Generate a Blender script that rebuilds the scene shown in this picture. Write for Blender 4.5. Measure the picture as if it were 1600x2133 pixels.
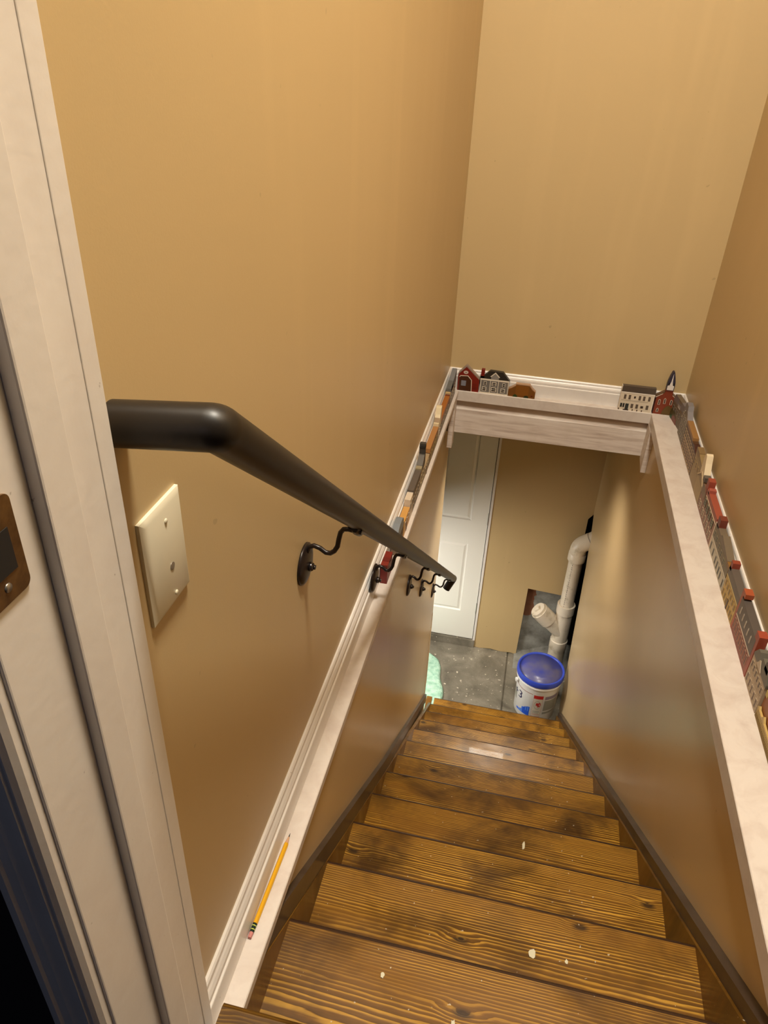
import bpy, bmesh, math, random
from mathutils import Vector, Matrix

random.seed(4)
S = bpy.context.scene
for o in list(bpy.data.objects):
    bpy.data.objects.remove(o)
COL = S.collection

# ------------------------------------------------------------------ camera, light, exposure
cam_d = bpy.data.cameras.new('camera')
cam_d.sensor_fit = 'AUTO'
cam_d.sensor_width = 36.0
cam_d.lens = 36.0 * 1542.32 / 2133.0
cam_d.clip_start = 0.02
cam = bpy.data.objects.new('camera', cam_d)
COL.objects.link(cam)
R = ((0.97596, 0.14616, -0.16149), (0.21412, -0.51107, 0.83243), (0.03914, -0.84700, -0.53011))
cm = Matrix(((R[0][0], -R[0][1], -R[0][2], 0.0),
             (R[1][0], -R[1][1], -R[1][2], 0.0),
             (R[2][0], -R[2][1], -R[2][2], 0.0),
             (0, 0, 0, 1)))
cam.matrix_world = cm
S.camera = cam

S.view_settings.view_transform = 'Standard'
S.view_settings.look = 'None'
S.view_settings.gamma = 1.0
S.view_settings.use_curve_mapping = False
S.view_settings.exposure = 0.0

w = bpy.data.worlds.new('world')
S.world = w
w.use_nodes = True
w.node_tree.nodes['Background'].inputs[0].default_value = (0.35, 0.45, 0.8, 1)
w.node_tree.nodes['Background'].inputs[1].default_value = 0.01


def area(name, loc, target, sx, sy, power, color, spread=180):
    d = bpy.data.lights.new(name, 'AREA')
    d.shape = 'RECTANGLE'
    d.size, d.size_y = sx, sy
    d.energy = power
    d.color = color
    d.spread = math.radians(spread)
    o = bpy.data.objects.new(name, d)
    COL.objects.link(o)
    o.location = loc
    dv = Vector(target) - Vector(loc)
    o.rotation_euler = dv.to_track_quat('-Z', 'Y').to_euler()
    return o


def bulb(name, loc, power, color, radius):
    d = bpy.data.lights.new(name, 'POINT')
    d.energy = power
    d.color = color
    d.shadow_soft_size = radius
    o = bpy.data.objects.new(name, d)
    COL.objects.link(o)
    o.location = loc
    return o


WARM = (1.0, 0.93, 0.79)
area('stair_ceiling_light', (0.17, 0.70, 1.86), (0.15, 1.25, -1), 0.34, 0.34, 88, WARM)
area('basement_fill', (-0.85, 3.35, -2.70), (-0.12, 3.75, -3.64), 0.4, 0.4, 10.5, (1.0, 0.94, 0.85), 150)  # added fill with no lamp behind it; brightens door foot, floor and cloth
area('stair_foot_light', (0.10, 3.28, -1.45), (0.10, 3.00, -2.45), 0.22, 0.22, 6.5, (1.0, 0.90, 0.74), 112)
area('hall_blue_light', (-0.4, -1.6, 0.3), (-0.3, 0.3, -0.9), 0.8, 0.8, 1.3, (0.72, 0.76, 1.0))  # added dim bluish light on the casing; its source is unseen


# ------------------------------------------------------------------ materials
class NT:
    def __init__(s, mat):
        s.t = mat.node_tree
        s.n = s.t.nodes
        s.l = s.t.links

    def new(s, typ, **k):
        n = s.n.new(typ)
        for a, b in k.items():
            setattr(n, a, b)
        return n

    def put(s, sock, v):
        if hasattr(v, 'is_output') or isinstance(v, bpy.types.NodeSocket):
            s.l.new(v, sock)
        else:
            sock.default_value = v

    def math(s, op, a, b=0.0, c=0.0, clamp=False):
        n = s.new('ShaderNodeMath', operation=op, use_clamp=clamp)
        s.put(n.inputs[0], a)
        s.put(n.inputs[1], b)
        s.put(n.inputs[2], c)
        return n.outputs[0]

    def mapping(s, vec, scale=(1, 1, 1), loc=(0, 0, 0)):
        n = s.new('ShaderNodeMapping')
        s.l.new(vec, n.inputs[0])
        n.inputs['Scale'].default_value = scale
        n.inputs['Location'].default_value = loc
        return n.outputs[0]

    def noise(s, vec, scale=5, detail=2, rough=0.5, dist=0.0, col=False):
        n = s.new('ShaderNodeTexNoise')
        s.l.new(vec, n.inputs['Vector'])
        n.inputs['Scale'].default_value = scale
        n.inputs['Detail'].default_value = detail
        n.inputs['Roughness'].default_value = rough
        n.inputs['Distortion'].default_value = dist
        return n.outputs['Color' if col else 'Fac']

    def ramp(s, fac, stops, interp='LINEAR'):
        n = s.new('ShaderNodeValToRGB')
        n.color_ramp.interpolation = interp
        e = n.color_ramp.elements
        while len(e) > 1:
            e.remove(e[-1])
        e[0].position = stops[0][0]
        c = stops[0][1]
        e[0].color = c if len(c) == 4 else (*c, 1)
        for p, c in stops[1:]:
            x = e.new(p)
            x.color = c if len(c) == 4 else (*c, 1)
        s.l.new(fac, n.inputs[0])
        return n.outputs[0]

    def mix(s, fac, a, b, blend='MIX'):
        n = s.new('ShaderNodeMix', data_type='RGBA', blend_type=blend)
        s.put(n.inputs[0], fac)
        s.put(n.inputs[6], a if not isinstance(a, tuple) else (*a[:3], 1))
        s.put(n.inputs[7], b if not isinstance(b, tuple) else (*b[:3], 1))
        return n.outputs[2]

    def bump(s, h, strength=0.2, dist=0.002):
        n = s.new('ShaderNodeBump')
        n.inputs['Strength'].default_value = strength
        n.inputs['Distance'].default_value = dist
        s.l.new(h, n.inputs['Height'])
        return n.outputs[0]


def base_mat(name, color=(0.5, 0.5, 0.5), rough=0.5, metal=0.0, spec=0.5, coat=0.0):
    m = bpy.data.materials.new(name)
    m.use_nodes = True
    b = m.node_tree.nodes['Principled BSDF']
    b.inputs['Base Color'].default_value = (*color, 1)
    b.inputs['Roughness'].default_value = rough
    b.inputs['Metallic'].default_value = metal
    b.inputs['Specular IOR Level'].default_value = spec
    b.inputs['Coat Weight'].default_value = coat
    return m, b, NT(m)


def srgb(r, g, b):
    f = lambda c: (c / 255) / 12.92 if c <= 10 else (((c / 255) + 0.055) / 1.055) ** 2.4
    return (f(r), f(g), f(b))


def wall_paint(name, color, rough, bump=0.12, streak=True):
    m, b, n = base_mat(name, color, rough)
    geo = n.new('ShaderNodeNewGeometry').outputs['Position']
    big = n.noise(geo, 1.3, 3)
    c = n.mix(n.ramp(big, [(0.3, (0, 0, 0)), (0.7, (1, 1, 1))]), tuple(x * 0.96 for x in color), tuple(min(1, x * 1.03) for x in color))
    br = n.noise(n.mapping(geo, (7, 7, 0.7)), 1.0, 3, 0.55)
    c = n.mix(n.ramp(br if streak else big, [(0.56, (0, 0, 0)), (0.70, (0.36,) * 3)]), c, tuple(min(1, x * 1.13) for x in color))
    # tiny scuffs and pin holes
    sp = n.noise(geo, 38, 1)
    c = n.mix(n.ramp(sp, [(0.78, (0, 0, 0)), (0.81, (0.35, 0.35, 0.35))]), c, tuple(x * 0.45 for x in color))
    n.l.new(c, b.inputs['Base Color'])
    fine = n.noise(geo, 420, 3, 0.6)
    roll = n.noise(n.mapping(geo, (6, 6, 0.5)), 1.0, 1)
    h = n.math('ADD', n.math('MULTIPLY', fine, 0.35), n.math('MULTIPLY', roll, 0.6)) if streak else n.noise(geo, 7.0, 1)
    n.l.new(n.bump(h, bump, 0.0035), b.inputs['Normal'])
    rv = n.noise(n.mapping(geo, (9, 9, 0.9)), 1.0, 3)
    if streak: n.l.new(n.ramp(rv, [(0.3, (rough * 0.96,) * 3), (0.7, (min(1, rough * 1.05),) * 3)]), b.inputs['Roughness'])
    return m


TAN = (0.56, 0.415, 0.215)
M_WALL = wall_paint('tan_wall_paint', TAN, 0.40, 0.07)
M_WALL_LOW = wall_paint('tan_gloss_wall_paint_lit', (0.66, 0.485, 0.265), 0.27, 0.10, False)  # same tan paint, glossier; lightened to stand in for extra light down there
M_WALL_BASE = wall_paint('tan_flat_wall_paint', (0.55, 0.40, 0.20), 0.6)


def trim_paint(name, color, wear=0.5, rough=0.32):
    m, b, n = base_mat(name, color, rough)
    geo = n.new('ShaderNodeNewGeometry').outputs['Position']
    a = n.noise(geo, 16, 4, 0.65, 0.6)
    fac = n.ramp(a, [(0.42, (0, 0, 0)), (0.75, (wear, wear, wear))])
    c = n.mix(fac, color, (color[0] * 0.66, color[1] * 0.55, color[2] * 0.52))
    g2 = n.noise(n.mapping(geo, (1, 1, 1)), 130, 2)
    c = n.mix(n.ramp(g2, [(0.76, (0, 0, 0)), (0.80, (0.5, 0.5, 0.5))]), c, (0.2, 0.15, 0.12))
    n.l.new(c, b.inputs['Base Color'])
    n.l.new(n.bump(n.noise(geo, 90, 3), 0.10, 0.002), b.inputs['Normal'])
    return m


M_TRIM = trim_paint('white_trim_paint', (0.80, 0.76, 0.72), 0.15)
M_LEDGE = trim_paint('worn_white_board_paint', (0.69, 0.62, 0.56), 0.42, 0.4)


def whitewash():
    m, b, n = base_mat('whitewashed_board', (0.7, 0.6, 0.5), 0.5)
    geo = n.new('ShaderNodeNewGeometry').outputs['Position']
    a = n.noise(n.mapping(geo, (4, 60, 60)), 1.0, 5, 0.6, 0.5)
    d = n.noise(geo, 11, 3)
    f = n.math('MULTIPLY', a, 1.0)
    c = n.ramp(f, [(0.30, (0.50, 0.40, 0.34)), (0.5, (0.72, 0.63, 0.56)), (0.7, (0.80, 0.73, 0.67))])
    c = n.mix(n.ramp(d, [(0.55, (0, 0, 0)), (0.8, (0.4, 0.4, 0.4))]), c, (0.52, 0.42, 0.34))
    n.l.new(c, b.inputs['Base Color'])
    return m


M_BEAM = whitewash()


def wood(name, seed=0.0, dark=1.0, sat=1.0, contrast=1.0, along='X'):
    """stained pine, grain running along X: growth-ring lines, knots and stain blotches"""
    m, b, n = base_mat(name, (0.3, 0.15, 0.04), 0.3, spec=0.35, coat=0.08)
    tc = n.new('ShaderNodeTexCoord').outputs['Object']
    oi = n.new('ShaderNodeObjectInfo').outputs['Random']
    off = n.new('ShaderNodeCombineXYZ')
    n.l.new(n.math('MULTIPLY', oi, 37.0), off.inputs[0])
    n.l.new(n.math('MULTIPLY', oi, 11.3), off.inputs[1])
    off.inputs[2].default_value = seed
    va = n.new('ShaderNodeVectorMath', operation='ADD')
    n.l.new(tc, va.inputs[0])
    n.l.new(off.outputs[0], va.inputs[1])
    p = va.outputs[0]
    sep = n.new('ShaderNodeSeparateXYZ')
    n.l.new(tc, sep.inputs[0])
    yv = sep.outputs[1]
    # knots: stretched voronoi cells
    kv = n.mapping(p, (4.2, 9.0, 1.0))
    vor = n.new('ShaderNodeTexVoronoi')
    vor.voronoi_dimensions = '2D'
    n.l.new(kv, vor.inputs['Vector'])
    vor.inputs['Scale'].default_value = 1.0
    kd = vor.outputs['Distance']
    sel = n.new('ShaderNodeSeparateColor')
    n.l.new(vor.outputs['Color'], sel.inputs[0])
    pick = n.math('GREATER_THAN', sel.outputs[0], 0.55)
    kn = n.math('MULTIPLY', n.ramp(kd, [(0.0, (1, 1, 1)), (0.08, (0.5, 0.5, 0.5)), (0.24, (0, 0, 0))], 'EASE'), pick)
    warp = n.noise(n.mapping(p, (2.2, 9, 1)), 1.0, 2, 0.4)
    warp2 = n.noise(n.mapping(p, (0.7, 2.2, 1)), 1.0, 1, 0.4)
    ring = n.math('ADD', n.math('MULTIPLY', yv, 85.0), n.math('MULTIPLY', n.math('MULTIPLY', yv, yv), 560.0))
    ring = n.math('ADD', ring, n.math('MULTIPLY', warp, 1.9))
    ring = n.math('ADD', ring, n.math('MULTIPLY', warp2, 7.5))
    ring = n.math('ADD', ring, n.math('MULTIPLY', n.noise(n.mapping(p, (0.5, 60, 1)), 1.0, 2, 0.6), 1.7))
    ring = n.math('ADD', ring, n.math('MULTIPLY', n.noise(n.mapping(p, (14, 60, 1)), 1.0, 2, 0.6), 0.6))
    ring = n.math('ADD', ring, n.math('MULTIPLY', kn, 2.2))
    fr = n.math('FRACT', ring)
    line = n.ramp(fr, [(0.0, (0.12,) * 3), (0.45, (0.30,) * 3), (0.72, (0.95,) * 3), (0.90, (1,) * 3), (0.98, (0.0,) * 3), (1.0, (0.0,) * 3)])
    amp = n.ramp(n.noise(n.mapping(p, (1.6, 9, 1)), 1.0, 2), [(0.32, (0.10,) * 3), (0.68, (0.95,) * 3)])
    line = n.math('ADD', n.math('MULTIPLY', n.math('SUBTRACT', line, 0.42), n.math('MULTIPLY', amp, contrast)), 0.40)
    fib = n.noise(n.mapping(p, (30, 900, 1)), 1.0, 2)
    line = n.math('ADD', line, n.math('MULTIPLY', n.math('SUBTRACT', fib, 0.5), 0.30))
    dk = tuple(x * dark for x in (0.032, 0.012, 0.002))
    md = tuple(x * dark for x in (0.25, 0.110, 0.012))
    lt = tuple(x * dark for x in (0.84, 0.47, 0.062))
    c = n.ramp(line, [(0.02, dk), (0.45, md), (0.98, lt)])
    # stain blotches
    bl = n.noise(n.mapping(p, (4.5, 6.0, 1)), 1.0, 4, 0.6, 0.4)
    c = n.mix(n.ramp(bl, [(0.46, (0, 0, 0)), (0.68, (0.88, 0.88, 0.88))]), c, dk)
    c = n.mix(n.math('MULTIPLY', n.math('SUBTRACT', 1.0, oi), 0.30), c, tuple(x * 0.55 for x in md), 'MIX')
    # knot cores
    core = n.math('MULTIPLY', n.ramp(kd, [(0.035, (1, 1, 1)), (0.09, (0, 0, 0))]), pick)
    c = n.mix(n.math('MULTIPLY', core, 0.85), c, (0.02, 0.009, 0.004))
    # plaster dust specks
    sp = n.noise(tc, 85, 2, 0.5)
    sp = n.ramp(sp, [(0.735, (0, 0, 0)), (0.755, (1, 1, 1))])
    c = n.mix(n.math('MULTIPLY', sp, 0.8), c, (0.62, 0.55, 0.42))
    n.l.new(c, b.inputs['Base Color'])
    n.l.new(n.ramp(n.noise(n.mapping(p, (6, 12, 1)), 1.0, 3), [(0.3, (0.28,) * 3), (0.7, (0.46,) * 3)]), b.inputs['Roughness'])
    n.l.new(n.bump(line, 0.10, 0.001), b.inputs['Normal'])
    return m


M_TREAD = wood('stained_pine_tread')
M_LANDING = wood('dark_stained_landing_board', 3.0, 0.5, contrast=0.8)
M_SIDE = wood('varnished_side_board', 7.0, 0.85, contrast=0.35)
M_RISER = base_mat('dark_stained_riser', (0.035, 0.014, 0.006), 0.4)[0]


def dusty(name, c1, c2, scale, rough=0.5):
    m, b, n = base_mat(name, c1, rough)
    geo = n.new('ShaderNodeNewGeometry').outputs['Position']
    f = n.noise(geo, scale, 4, 0.6)
    n.l.new(n.ramp(f, [(0.35, c1), (0.7, c2)]), b.inputs['Base Color'])
    return m


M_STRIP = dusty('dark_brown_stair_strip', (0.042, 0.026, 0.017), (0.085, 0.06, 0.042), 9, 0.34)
M_DARKGAP = base_mat('black_recess_shade', (0.012, 0.008, 0.005), 0.9)[0]  # near-black colour stands in for the shade inside gaps and holes


def concrete():
    m, b, n = base_mat('worn_concrete_floor', (0.3, 0.29, 0.25), 0.62)
    geo = n.new('ShaderNodeNewGeometry').outputs['Position']
    a = n.noise(geo, 4.0, 6, 0.65, 0.4)
    c = n.ramp(a, [(0.28, (0.085, 0.075, 0.055)), (0.52, (0.19, 0.17, 0.13)), (0.75, (0.33, 0.30, 0.24))])
    s1 = n.noise(geo, 46, 3, 0.5)
    c = n.mix(n.ramp(s1, [(0.66, (0, 0, 0)), (0.71, (0.9, 0.9, 0.9))]), c, (0.62, 0.56, 0.44))
    s2 = n.noise(geo, 120, 3, 0.5)
    c = n.mix(n.ramp(s2, [(0.60, (0, 0, 0)), (0.70, (0.5, 0.5, 0.5))]), c, (0.12, 0.10, 0.075))
    n.l.new(c, b.inputs['Base Color'])
    n.l.new(n.bump(n.noise(geo, 60, 5, 0.6), 0.35, 0.004), b.inputs['Normal'])
    return m


M_CONC = concrete()


def block_wall():
    m, b, n = base_mat('bare_foundation_wall', (0.3, 0.29, 0.26), 0.8)
    geo = n.new('ShaderNodeNewGeometry').outputs['Position']
    sep = n.new('ShaderNodeSeparateXYZ')
    n.l.new(geo, sep.inputs[0])
    a = n.noise(geo, 9, 4, 0.6)
    grey = n.ramp(a, [(0.3, (0.13, 0.12, 0.10)), (0.7, (0.34, 0.34, 0.31))])
    # rusty red patch at the upper left of the opening
    edge = n.math('ADD', sep.outputs[0], n.math('MULTIPLY', n.math('SUBTRACT', n.noise(geo, 14, 3), 0.5), 0.09))
    f1 = n.math('LESS_THAN', edge, 0.275)
    ez = n.math('ADD', sep.outputs[2], n.math('MULTIPLY', n.math('SUBTRACT', n.noise(geo, 10, 3), 0.5), 0.10))
    f2 = n.math('GREATER_THAN', ez, -3.30)
    red = n.mix(n.noise(geo, 20, 3), (0.16, 0.05, 0.02), (0.22, 0.10, 0.05))
    c = n.mix(n.math('MULTIPLY', f1, f2), grey, red)
    n.l.new(c, b.inputs['Base Color'])
    n.l.new(n.bump(a, 0.5, 0.01), b.inputs['Normal'])
    return m


M_BLOCK = block_wall()
M_RAIL = base_mat('satin_black_rail_paint', (0.014, 0.010, 0.007), 0.40, spec=0.38)[0]
M_IRON = base_mat('oil_rubbed_iron', (0.016, 0.010, 0.009), 0.33, metal=0.3)[0]
M_SCREW = base_mat('dark_screw_head', (0.09, 0.08, 0.08), 0.25, metal=0.9)[0]
M_PLATE = base_mat('ivory_plastic', (0.72, 0.66, 0.50), 0.3)[0]
M_STEEL = base_mat('dull_steel', (0.4, 0.38, 0.35), 0.35, metal=0.9)[0]
M_BRASS = dusty('tarnished_brass', (0.10, 0.05, 0.018), (0.22, 0.12, 0.04), 60, 0.35)
M_BRASS.node_tree.nodes['Principled BSDF'].inputs['Metallic'].default_value = 0.6
M_DOOR = base_mat('white_door_paint', (0.80, 0.78, 0.72), 0.38)[0]
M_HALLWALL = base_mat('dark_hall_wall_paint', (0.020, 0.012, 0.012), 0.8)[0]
M_CEIL = base_mat('ceiling_paint', (0.72, 0.66, 0.55), 0.8)[0]
M_RAW = base_mat('torn_drywall_paper', (0.75, 0.62, 0.42), 0.8)[0]


def pvc():
    m, b, n = base_mat('off_white_pvc', (0.70, 0.63, 0.50), 0.35)
    geo = n.new('ShaderNodeNewGeometry').outputs['Position']
    f = n.noise(geo, 13, 5, 0.7)
    n.l.new(n.ramp(f, [(0.30, (0.45, 0.38, 0.27)), (0.46, (0.72, 0.64, 0.52)), (0.8, (0.78, 0.70, 0.58))]), b.inputs['Base Color'])
    return m


M_PVC = pvc()
M_GLUE = base_mat('dark_primer_and_print', (0.10, 0.07, 0.08), 0.5)[0]
M_PAIL = base_mat('white_pail_plastic', (0.85, 0.85, 0.83), 0.25)[0]
M_LID = base_mat('blue_lid_plastic', (0.035, 0.075, 0.55), 0.32)[0]
M_LIDTOP = dusty('dusty_blue_lid_top', (0.05, 0.065, 0.34), (0.13, 0.125, 0.22), 9, 0.28)
M_RED = base_mat('red_print', (0.62, 0.035, 0.03), 0.4)[0]
M_MAROON = base_mat('maroon_print', (0.30, 0.02, 0.03), 0.4)[0]
M_BLUE = base_mat('blue_print', (0.01, 0.10, 0.72), 0.4)[0]
M_LBLUE = base_mat('light_blue_print', (0.10, 0.26, 0.85), 0.4)[0]
M_GREYP = base_mat('grey_print', (0.33, 0.33, 0.28), 0.5)[0]
M_VIOLET = base_mat('violet_grey_print', (0.30, 0.26, 0.34), 0.5)[0]
M_PINKP = base_mat('pale_pink_print', (0.75, 0.45, 0.42), 0.5)[0]
M_CREAMP = base_mat('cream_label', (0.80, 0.74, 0.62), 0.5)[0]


def towel():
    m, b, n = base_mat('mint_cloth', (0.36, 0.62, 0.48), 0.9)
    geo = n.new('ShaderNodeNewGeometry').outputs['Position']
    n.l.new(n.ramp(n.noise(geo, 30, 3), [(0.35, (0.30, 0.55, 0.42)), (0.65, (0.50, 0.74, 0.60))]), b.inputs['Base Color'])
    n.l.new(n.bump(n.noise(geo, 90, 3), 0.7, 0.01), b.inputs['Normal'])
    return m


M_TOWEL = towel()

_solid = {}


def solid(rgb, rough=0.45):
    k = (rgb, rough)
    if k not in _solid:
        m, b, n = base_mat('craft_paint_%d_%d_%d' % rgb, srgb(*rgb), rough)
        _solid[k] = m
    return _solid[k]


# ------------------------------------------------------------------ helpers
def link(name, me, mats, parent=None, smooth=False):
    o = bpy.data.objects.new(name, me)
    COL.objects.link(o)
    for m in (mats if isinstance(mats, (list, tuple)) else [mats]):
        me.materials.append(m)
    if parent:
        o.parent = parent
    if smooth:
        for p in me.polygons:
            p.use_smooth = True
    return o


def bm_obj(name, bm, mats, parent=None, smooth=False, origin=None, angle=None):
    bmesh.ops.recalc_face_normals(bm, faces=bm.faces)
    if origin:
        bmesh.ops.translate(bm, verts=bm.verts, vec=-Vector(origin))
    me = bpy.data.meshes.new(name)
    bm.to_mesh(me)
    bm.free()
    o = link(name, me, mats, parent, smooth)
    if smooth and angle:
        try:
            me.set_sharp_from_angle(angle=math.radians(angle))
        except Exception:
            pass
    if origin:
        o.location = origin
    return o


def thing(name, loc, rz=0, label=None, cat=None, group=None, kind=None):
    o = bpy.data.objects.new(name, None)
    o.empty_display_size = 0.05
    COL.objects.link(o)
    o.location = loc
    o.rotation_euler = (0, 0, rz)
    return tag(o, label, cat, group, kind)


def tag(o, label=None, cat=None, group=None, kind=None):
    if label: o['label'] = label
    if cat: o['category'] = cat
    if group: o['group'] = group
    if kind: o['kind'] = kind
    return o


def box(bm, x0, x1, y0, y1, z0, z1, mi=0):
    v = [bm.verts.new((x, y, z)) for z in (z0, z1) for y in (y0, y1) for x in (x0, x1)]
    fs = [(0, 1, 3, 2), (4, 6, 7, 5), (0, 4, 5, 1), (2, 3, 7, 6), (0, 2, 6, 4), (1, 5, 7, 3)]
    for f in fs:
        fc = bm.faces.new([v[i] for i in f])
        fc.material_index = mi
    return v


def bevel(bm, w, seg=2, verts=None):
    bmesh.ops.bevel(bm, geom=list(bm.edges), offset=w, segments=seg, affect='EDGES', profile=0.5)


def prism(bm, pts, axis, a0, a1, mi=0):
    """extrude a 2-D outline; axis 'y': pts are (x,z); 'x': pts are (y,z); 'z': pts are (x,y)"""
    def P(p, a):
        if axis == 'y': return (p[0], a, p[1])
        if axis == 'x': return (a, p[0], p[1])
        return (p[0], p[1], a)
    A = [bm.verts.new(P(p, a0)) for p in pts]
    B = [bm.verts.new(P(p, a1)) for p in pts]
    k = len(pts)
    fs = [bm.faces.new(A), bm.faces.new(B[::-1])]
    for i in range(k):
        fs.append(bm.faces.new((A[i], A[(i + 1) % k], B[(i + 1) % k], B[i])))
    for f in fs:
        f.material_index = mi
    return A, B


def tube(bm, pts, r, seg=24, cap=True, mi=0, flat=1.0):
    """sweep a circle of radius r (or list) along points"""
    pts = [Vector(p) for p in pts]
    n = len(pts)
    rr = r if isinstance(r, (list, tuple)) else [r] * n
    rings = []
    t0 = (pts[1] - pts[0]).normalized()
    ref = Vector((0, 0, 1)) if abs(t0.z) < 0.9 else Vector((0, 1, 0))
    u = t0.cross(ref).normalized()
    for i, p in enumerate(pts):
        if i == 0: t = (pts[1] - pts[0])
        elif i == n - 1: t = (pts[-1] - pts[-2])
        else: t = (pts[i + 1] - pts[i]).normalized() + (pts[i] - pts[i - 1]).normalized()
        t.normalize()
        u = (u - t * u.dot(t)).normalized()
        v = t.cross(u)
        rings.append([bm.verts.new(p + (u * math.cos(a) * flat + v * math.sin(a)) * rr[i]) for a in [2 * math.pi * k / seg for k in range(seg)]])
    for i in range(n - 1):
        for k in range(seg):
            f = bm.faces.new((rings[i][k], rings[i][(k + 1) % seg], rings[i + 1][(k + 1) % seg], rings[i + 1][k]))
            f.material_index = mi
    if cap:
        f = bm.faces.new(rings[0][::-1]); f.material_index = mi
        f = bm.faces.new(rings[-1]); f.material_index = mi
    return rings


def lathe(bm, prof, seg=48, center=(0, 0, 0), mi=0, close=True):
    rings = []
    for r, z in prof:
        rings.append([bm.verts.new((center[0] + r * math.cos(2 * math.pi * k / seg), center[1] + r * math.sin(2 * math.pi * k / seg), center[2] + z)) for k in range(seg)])
    for i in range(len(rings) - 1):
        for k in range(seg):
            f = bm.faces.new((rings[i][k], rings[i][(k + 1) % seg], rings[i + 1][(k + 1) % seg], rings[i + 1][k]))
            f.material_index = mi
    if close:
        bm.faces.new(rings[0][::-1]).material_index = mi
        bm.faces.new(rings[-1]).material_index = mi
    return rings


def fillet(p0, p1, p2, r, seg=6):
    a = (Vector(p0) - Vector(p1)).normalized()
    b = (Vector(p2) - Vector(p1)).normalized()
    ang = a.angle(b)
    d = r / math.tan(ang / 2)
    A, B, P = Vector(p1) + a * d, Vector(p1) + b * d, Vector(p1)
    out = []
    for i in range(seg + 1):
        t = i / seg
        out.append((1 - t) ** 2 * A + 2 * t * (1 - t) * P + t * t * B)
    return out


# ------------------------------------------------------------------ dimensions (metres; origin at the viewer's eye)
XL, XR, YF = -0.318, 0.628, 2.952          # upper stairwell walls
ZL = -1.2                                  # top of the white ledge
ZT = 1.90                                  # stairwell ceiling
ZF = -3.64                                 # basement floor
YB = 4.10                                  # basement far wall
ZBC = -1.40                                # basement ceiling
TXL, TXR = -0.271, 0.502                   # inner faces of the stair sides
Y0, RUN, Z0, RISE = 0.70, 0.2415, -1.325, 0.193
ny = lambda k: Y0 + RUN * (k - 1)
nz = lambda k: Z0 - RISE * (k - 1)
LWX = [(0.43, -0.285), (1.65, -0.285), (3.17, -0.315)]


def lwx(y):
    for (a, xa), (b, xb) in zip(LWX, LWX[1:]):
        if y <= b:
            return xa + (xb - xa) * (y - a) / (b - a)
    return LWX[-1][1]


def struct(name, bm, mats, **k):
    return tag(bm_obj(name, bm, mats, **k), kind='structure')


# ------------------------------------------------------------------ room shell
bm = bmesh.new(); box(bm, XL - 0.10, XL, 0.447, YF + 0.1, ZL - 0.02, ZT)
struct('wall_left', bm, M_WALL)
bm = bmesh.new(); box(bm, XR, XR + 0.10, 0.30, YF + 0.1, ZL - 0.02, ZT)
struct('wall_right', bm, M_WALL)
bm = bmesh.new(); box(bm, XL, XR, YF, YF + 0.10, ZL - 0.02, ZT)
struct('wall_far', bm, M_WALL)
bm = bmesh.new(); box(bm, XL - 0.1, XR + 0.1, 0.28, YF + 0.1, ZT, ZT + 0.05)
struct('ceiling', bm, M_CEIL)

# lower left wall (drifts slightly outward as it goes down)
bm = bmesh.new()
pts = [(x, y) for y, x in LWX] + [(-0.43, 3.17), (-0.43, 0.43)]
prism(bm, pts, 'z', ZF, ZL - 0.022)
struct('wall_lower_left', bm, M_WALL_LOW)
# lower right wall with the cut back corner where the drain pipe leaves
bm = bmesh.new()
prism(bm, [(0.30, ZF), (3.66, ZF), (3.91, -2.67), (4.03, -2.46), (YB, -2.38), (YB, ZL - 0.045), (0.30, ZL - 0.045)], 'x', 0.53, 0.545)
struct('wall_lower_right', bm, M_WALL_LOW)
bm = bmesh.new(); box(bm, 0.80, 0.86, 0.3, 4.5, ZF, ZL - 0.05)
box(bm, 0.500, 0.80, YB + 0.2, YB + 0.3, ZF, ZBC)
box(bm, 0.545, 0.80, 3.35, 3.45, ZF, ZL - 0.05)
struct('wall_recess', bm, M_DARKGAP)  # dark box behind the pipe; the recess shade is put into its colour
# basement far wall: door opening, drywall panel, cut-out to bare foundation
bm = bmesh.new()
prism(bm, [(-0.09, ZF + 0.004), (-0.05, ZF - 0.0), (0.03, ZF + 0.010), (0.10, ZF), (0.17, ZF + 0.006), (0.213, ZF), (0.218, -3.045), (0.505, -3.062), (0.505, -2.44), (0.56, -2.36), (0.56, ZBC), (-0.09, ZBC)], 'y', YB, YB + 0.013)
struct('wall_basement_panel', bm, M_WALL_BASE)
bm = bmesh.new(); box(bm, -2.2, -0.875, YB, YB + 0.05, ZF, ZBC)
box(bm, -0.875, -0.09, YB, YB + 0.05, ZF + 2.12, ZBC)
struct('wall_basement_far', bm, M_WALL_BASE)
bm = bmesh.new(); box(bm, -0.09, 0.500, YB + 0.035, YB + 0.2, ZF, ZBC)
struct('wall_foundation', bm, M_BLOCK)
bm = bmesh.new(); box(bm, -2.25, -2.2, 0.5, 4.2, ZF, ZBC)
struct('wall_basement_left', bm, M_WALL_BASE)
bm = bmesh.new(); box(bm, -2.2, -0.43, 0.5, 0.55, ZF, ZBC)
struct('wall_basement_near', bm, M_WALL_BASE)
bm = bmesh.new(); box(bm, -2.25, XL - 0.10, 0.5, YB + 0.1, ZBC, ZBC + 0.04); box(bm, XL - 0.10, 0.9, 2.93, YB + 0.1, ZBC, ZBC + 0.04)
struct('ceiling_basement', bm, M_CEIL)

# basement floor with the saw-cut joint
bm = bmesh.new()
box(bm, -2.25, 0.150, 0.3, 4.3, ZF - 0.06, ZF)
box(bm, 0.162, 0.9, 0.3, 4.3, ZF - 0.06, ZF)
box(bm, 0.150, 0.162, 0.3, 4.3, ZF - 0.06, ZF - 0.012)
struct('floor', bm, M_CONC)

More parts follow.
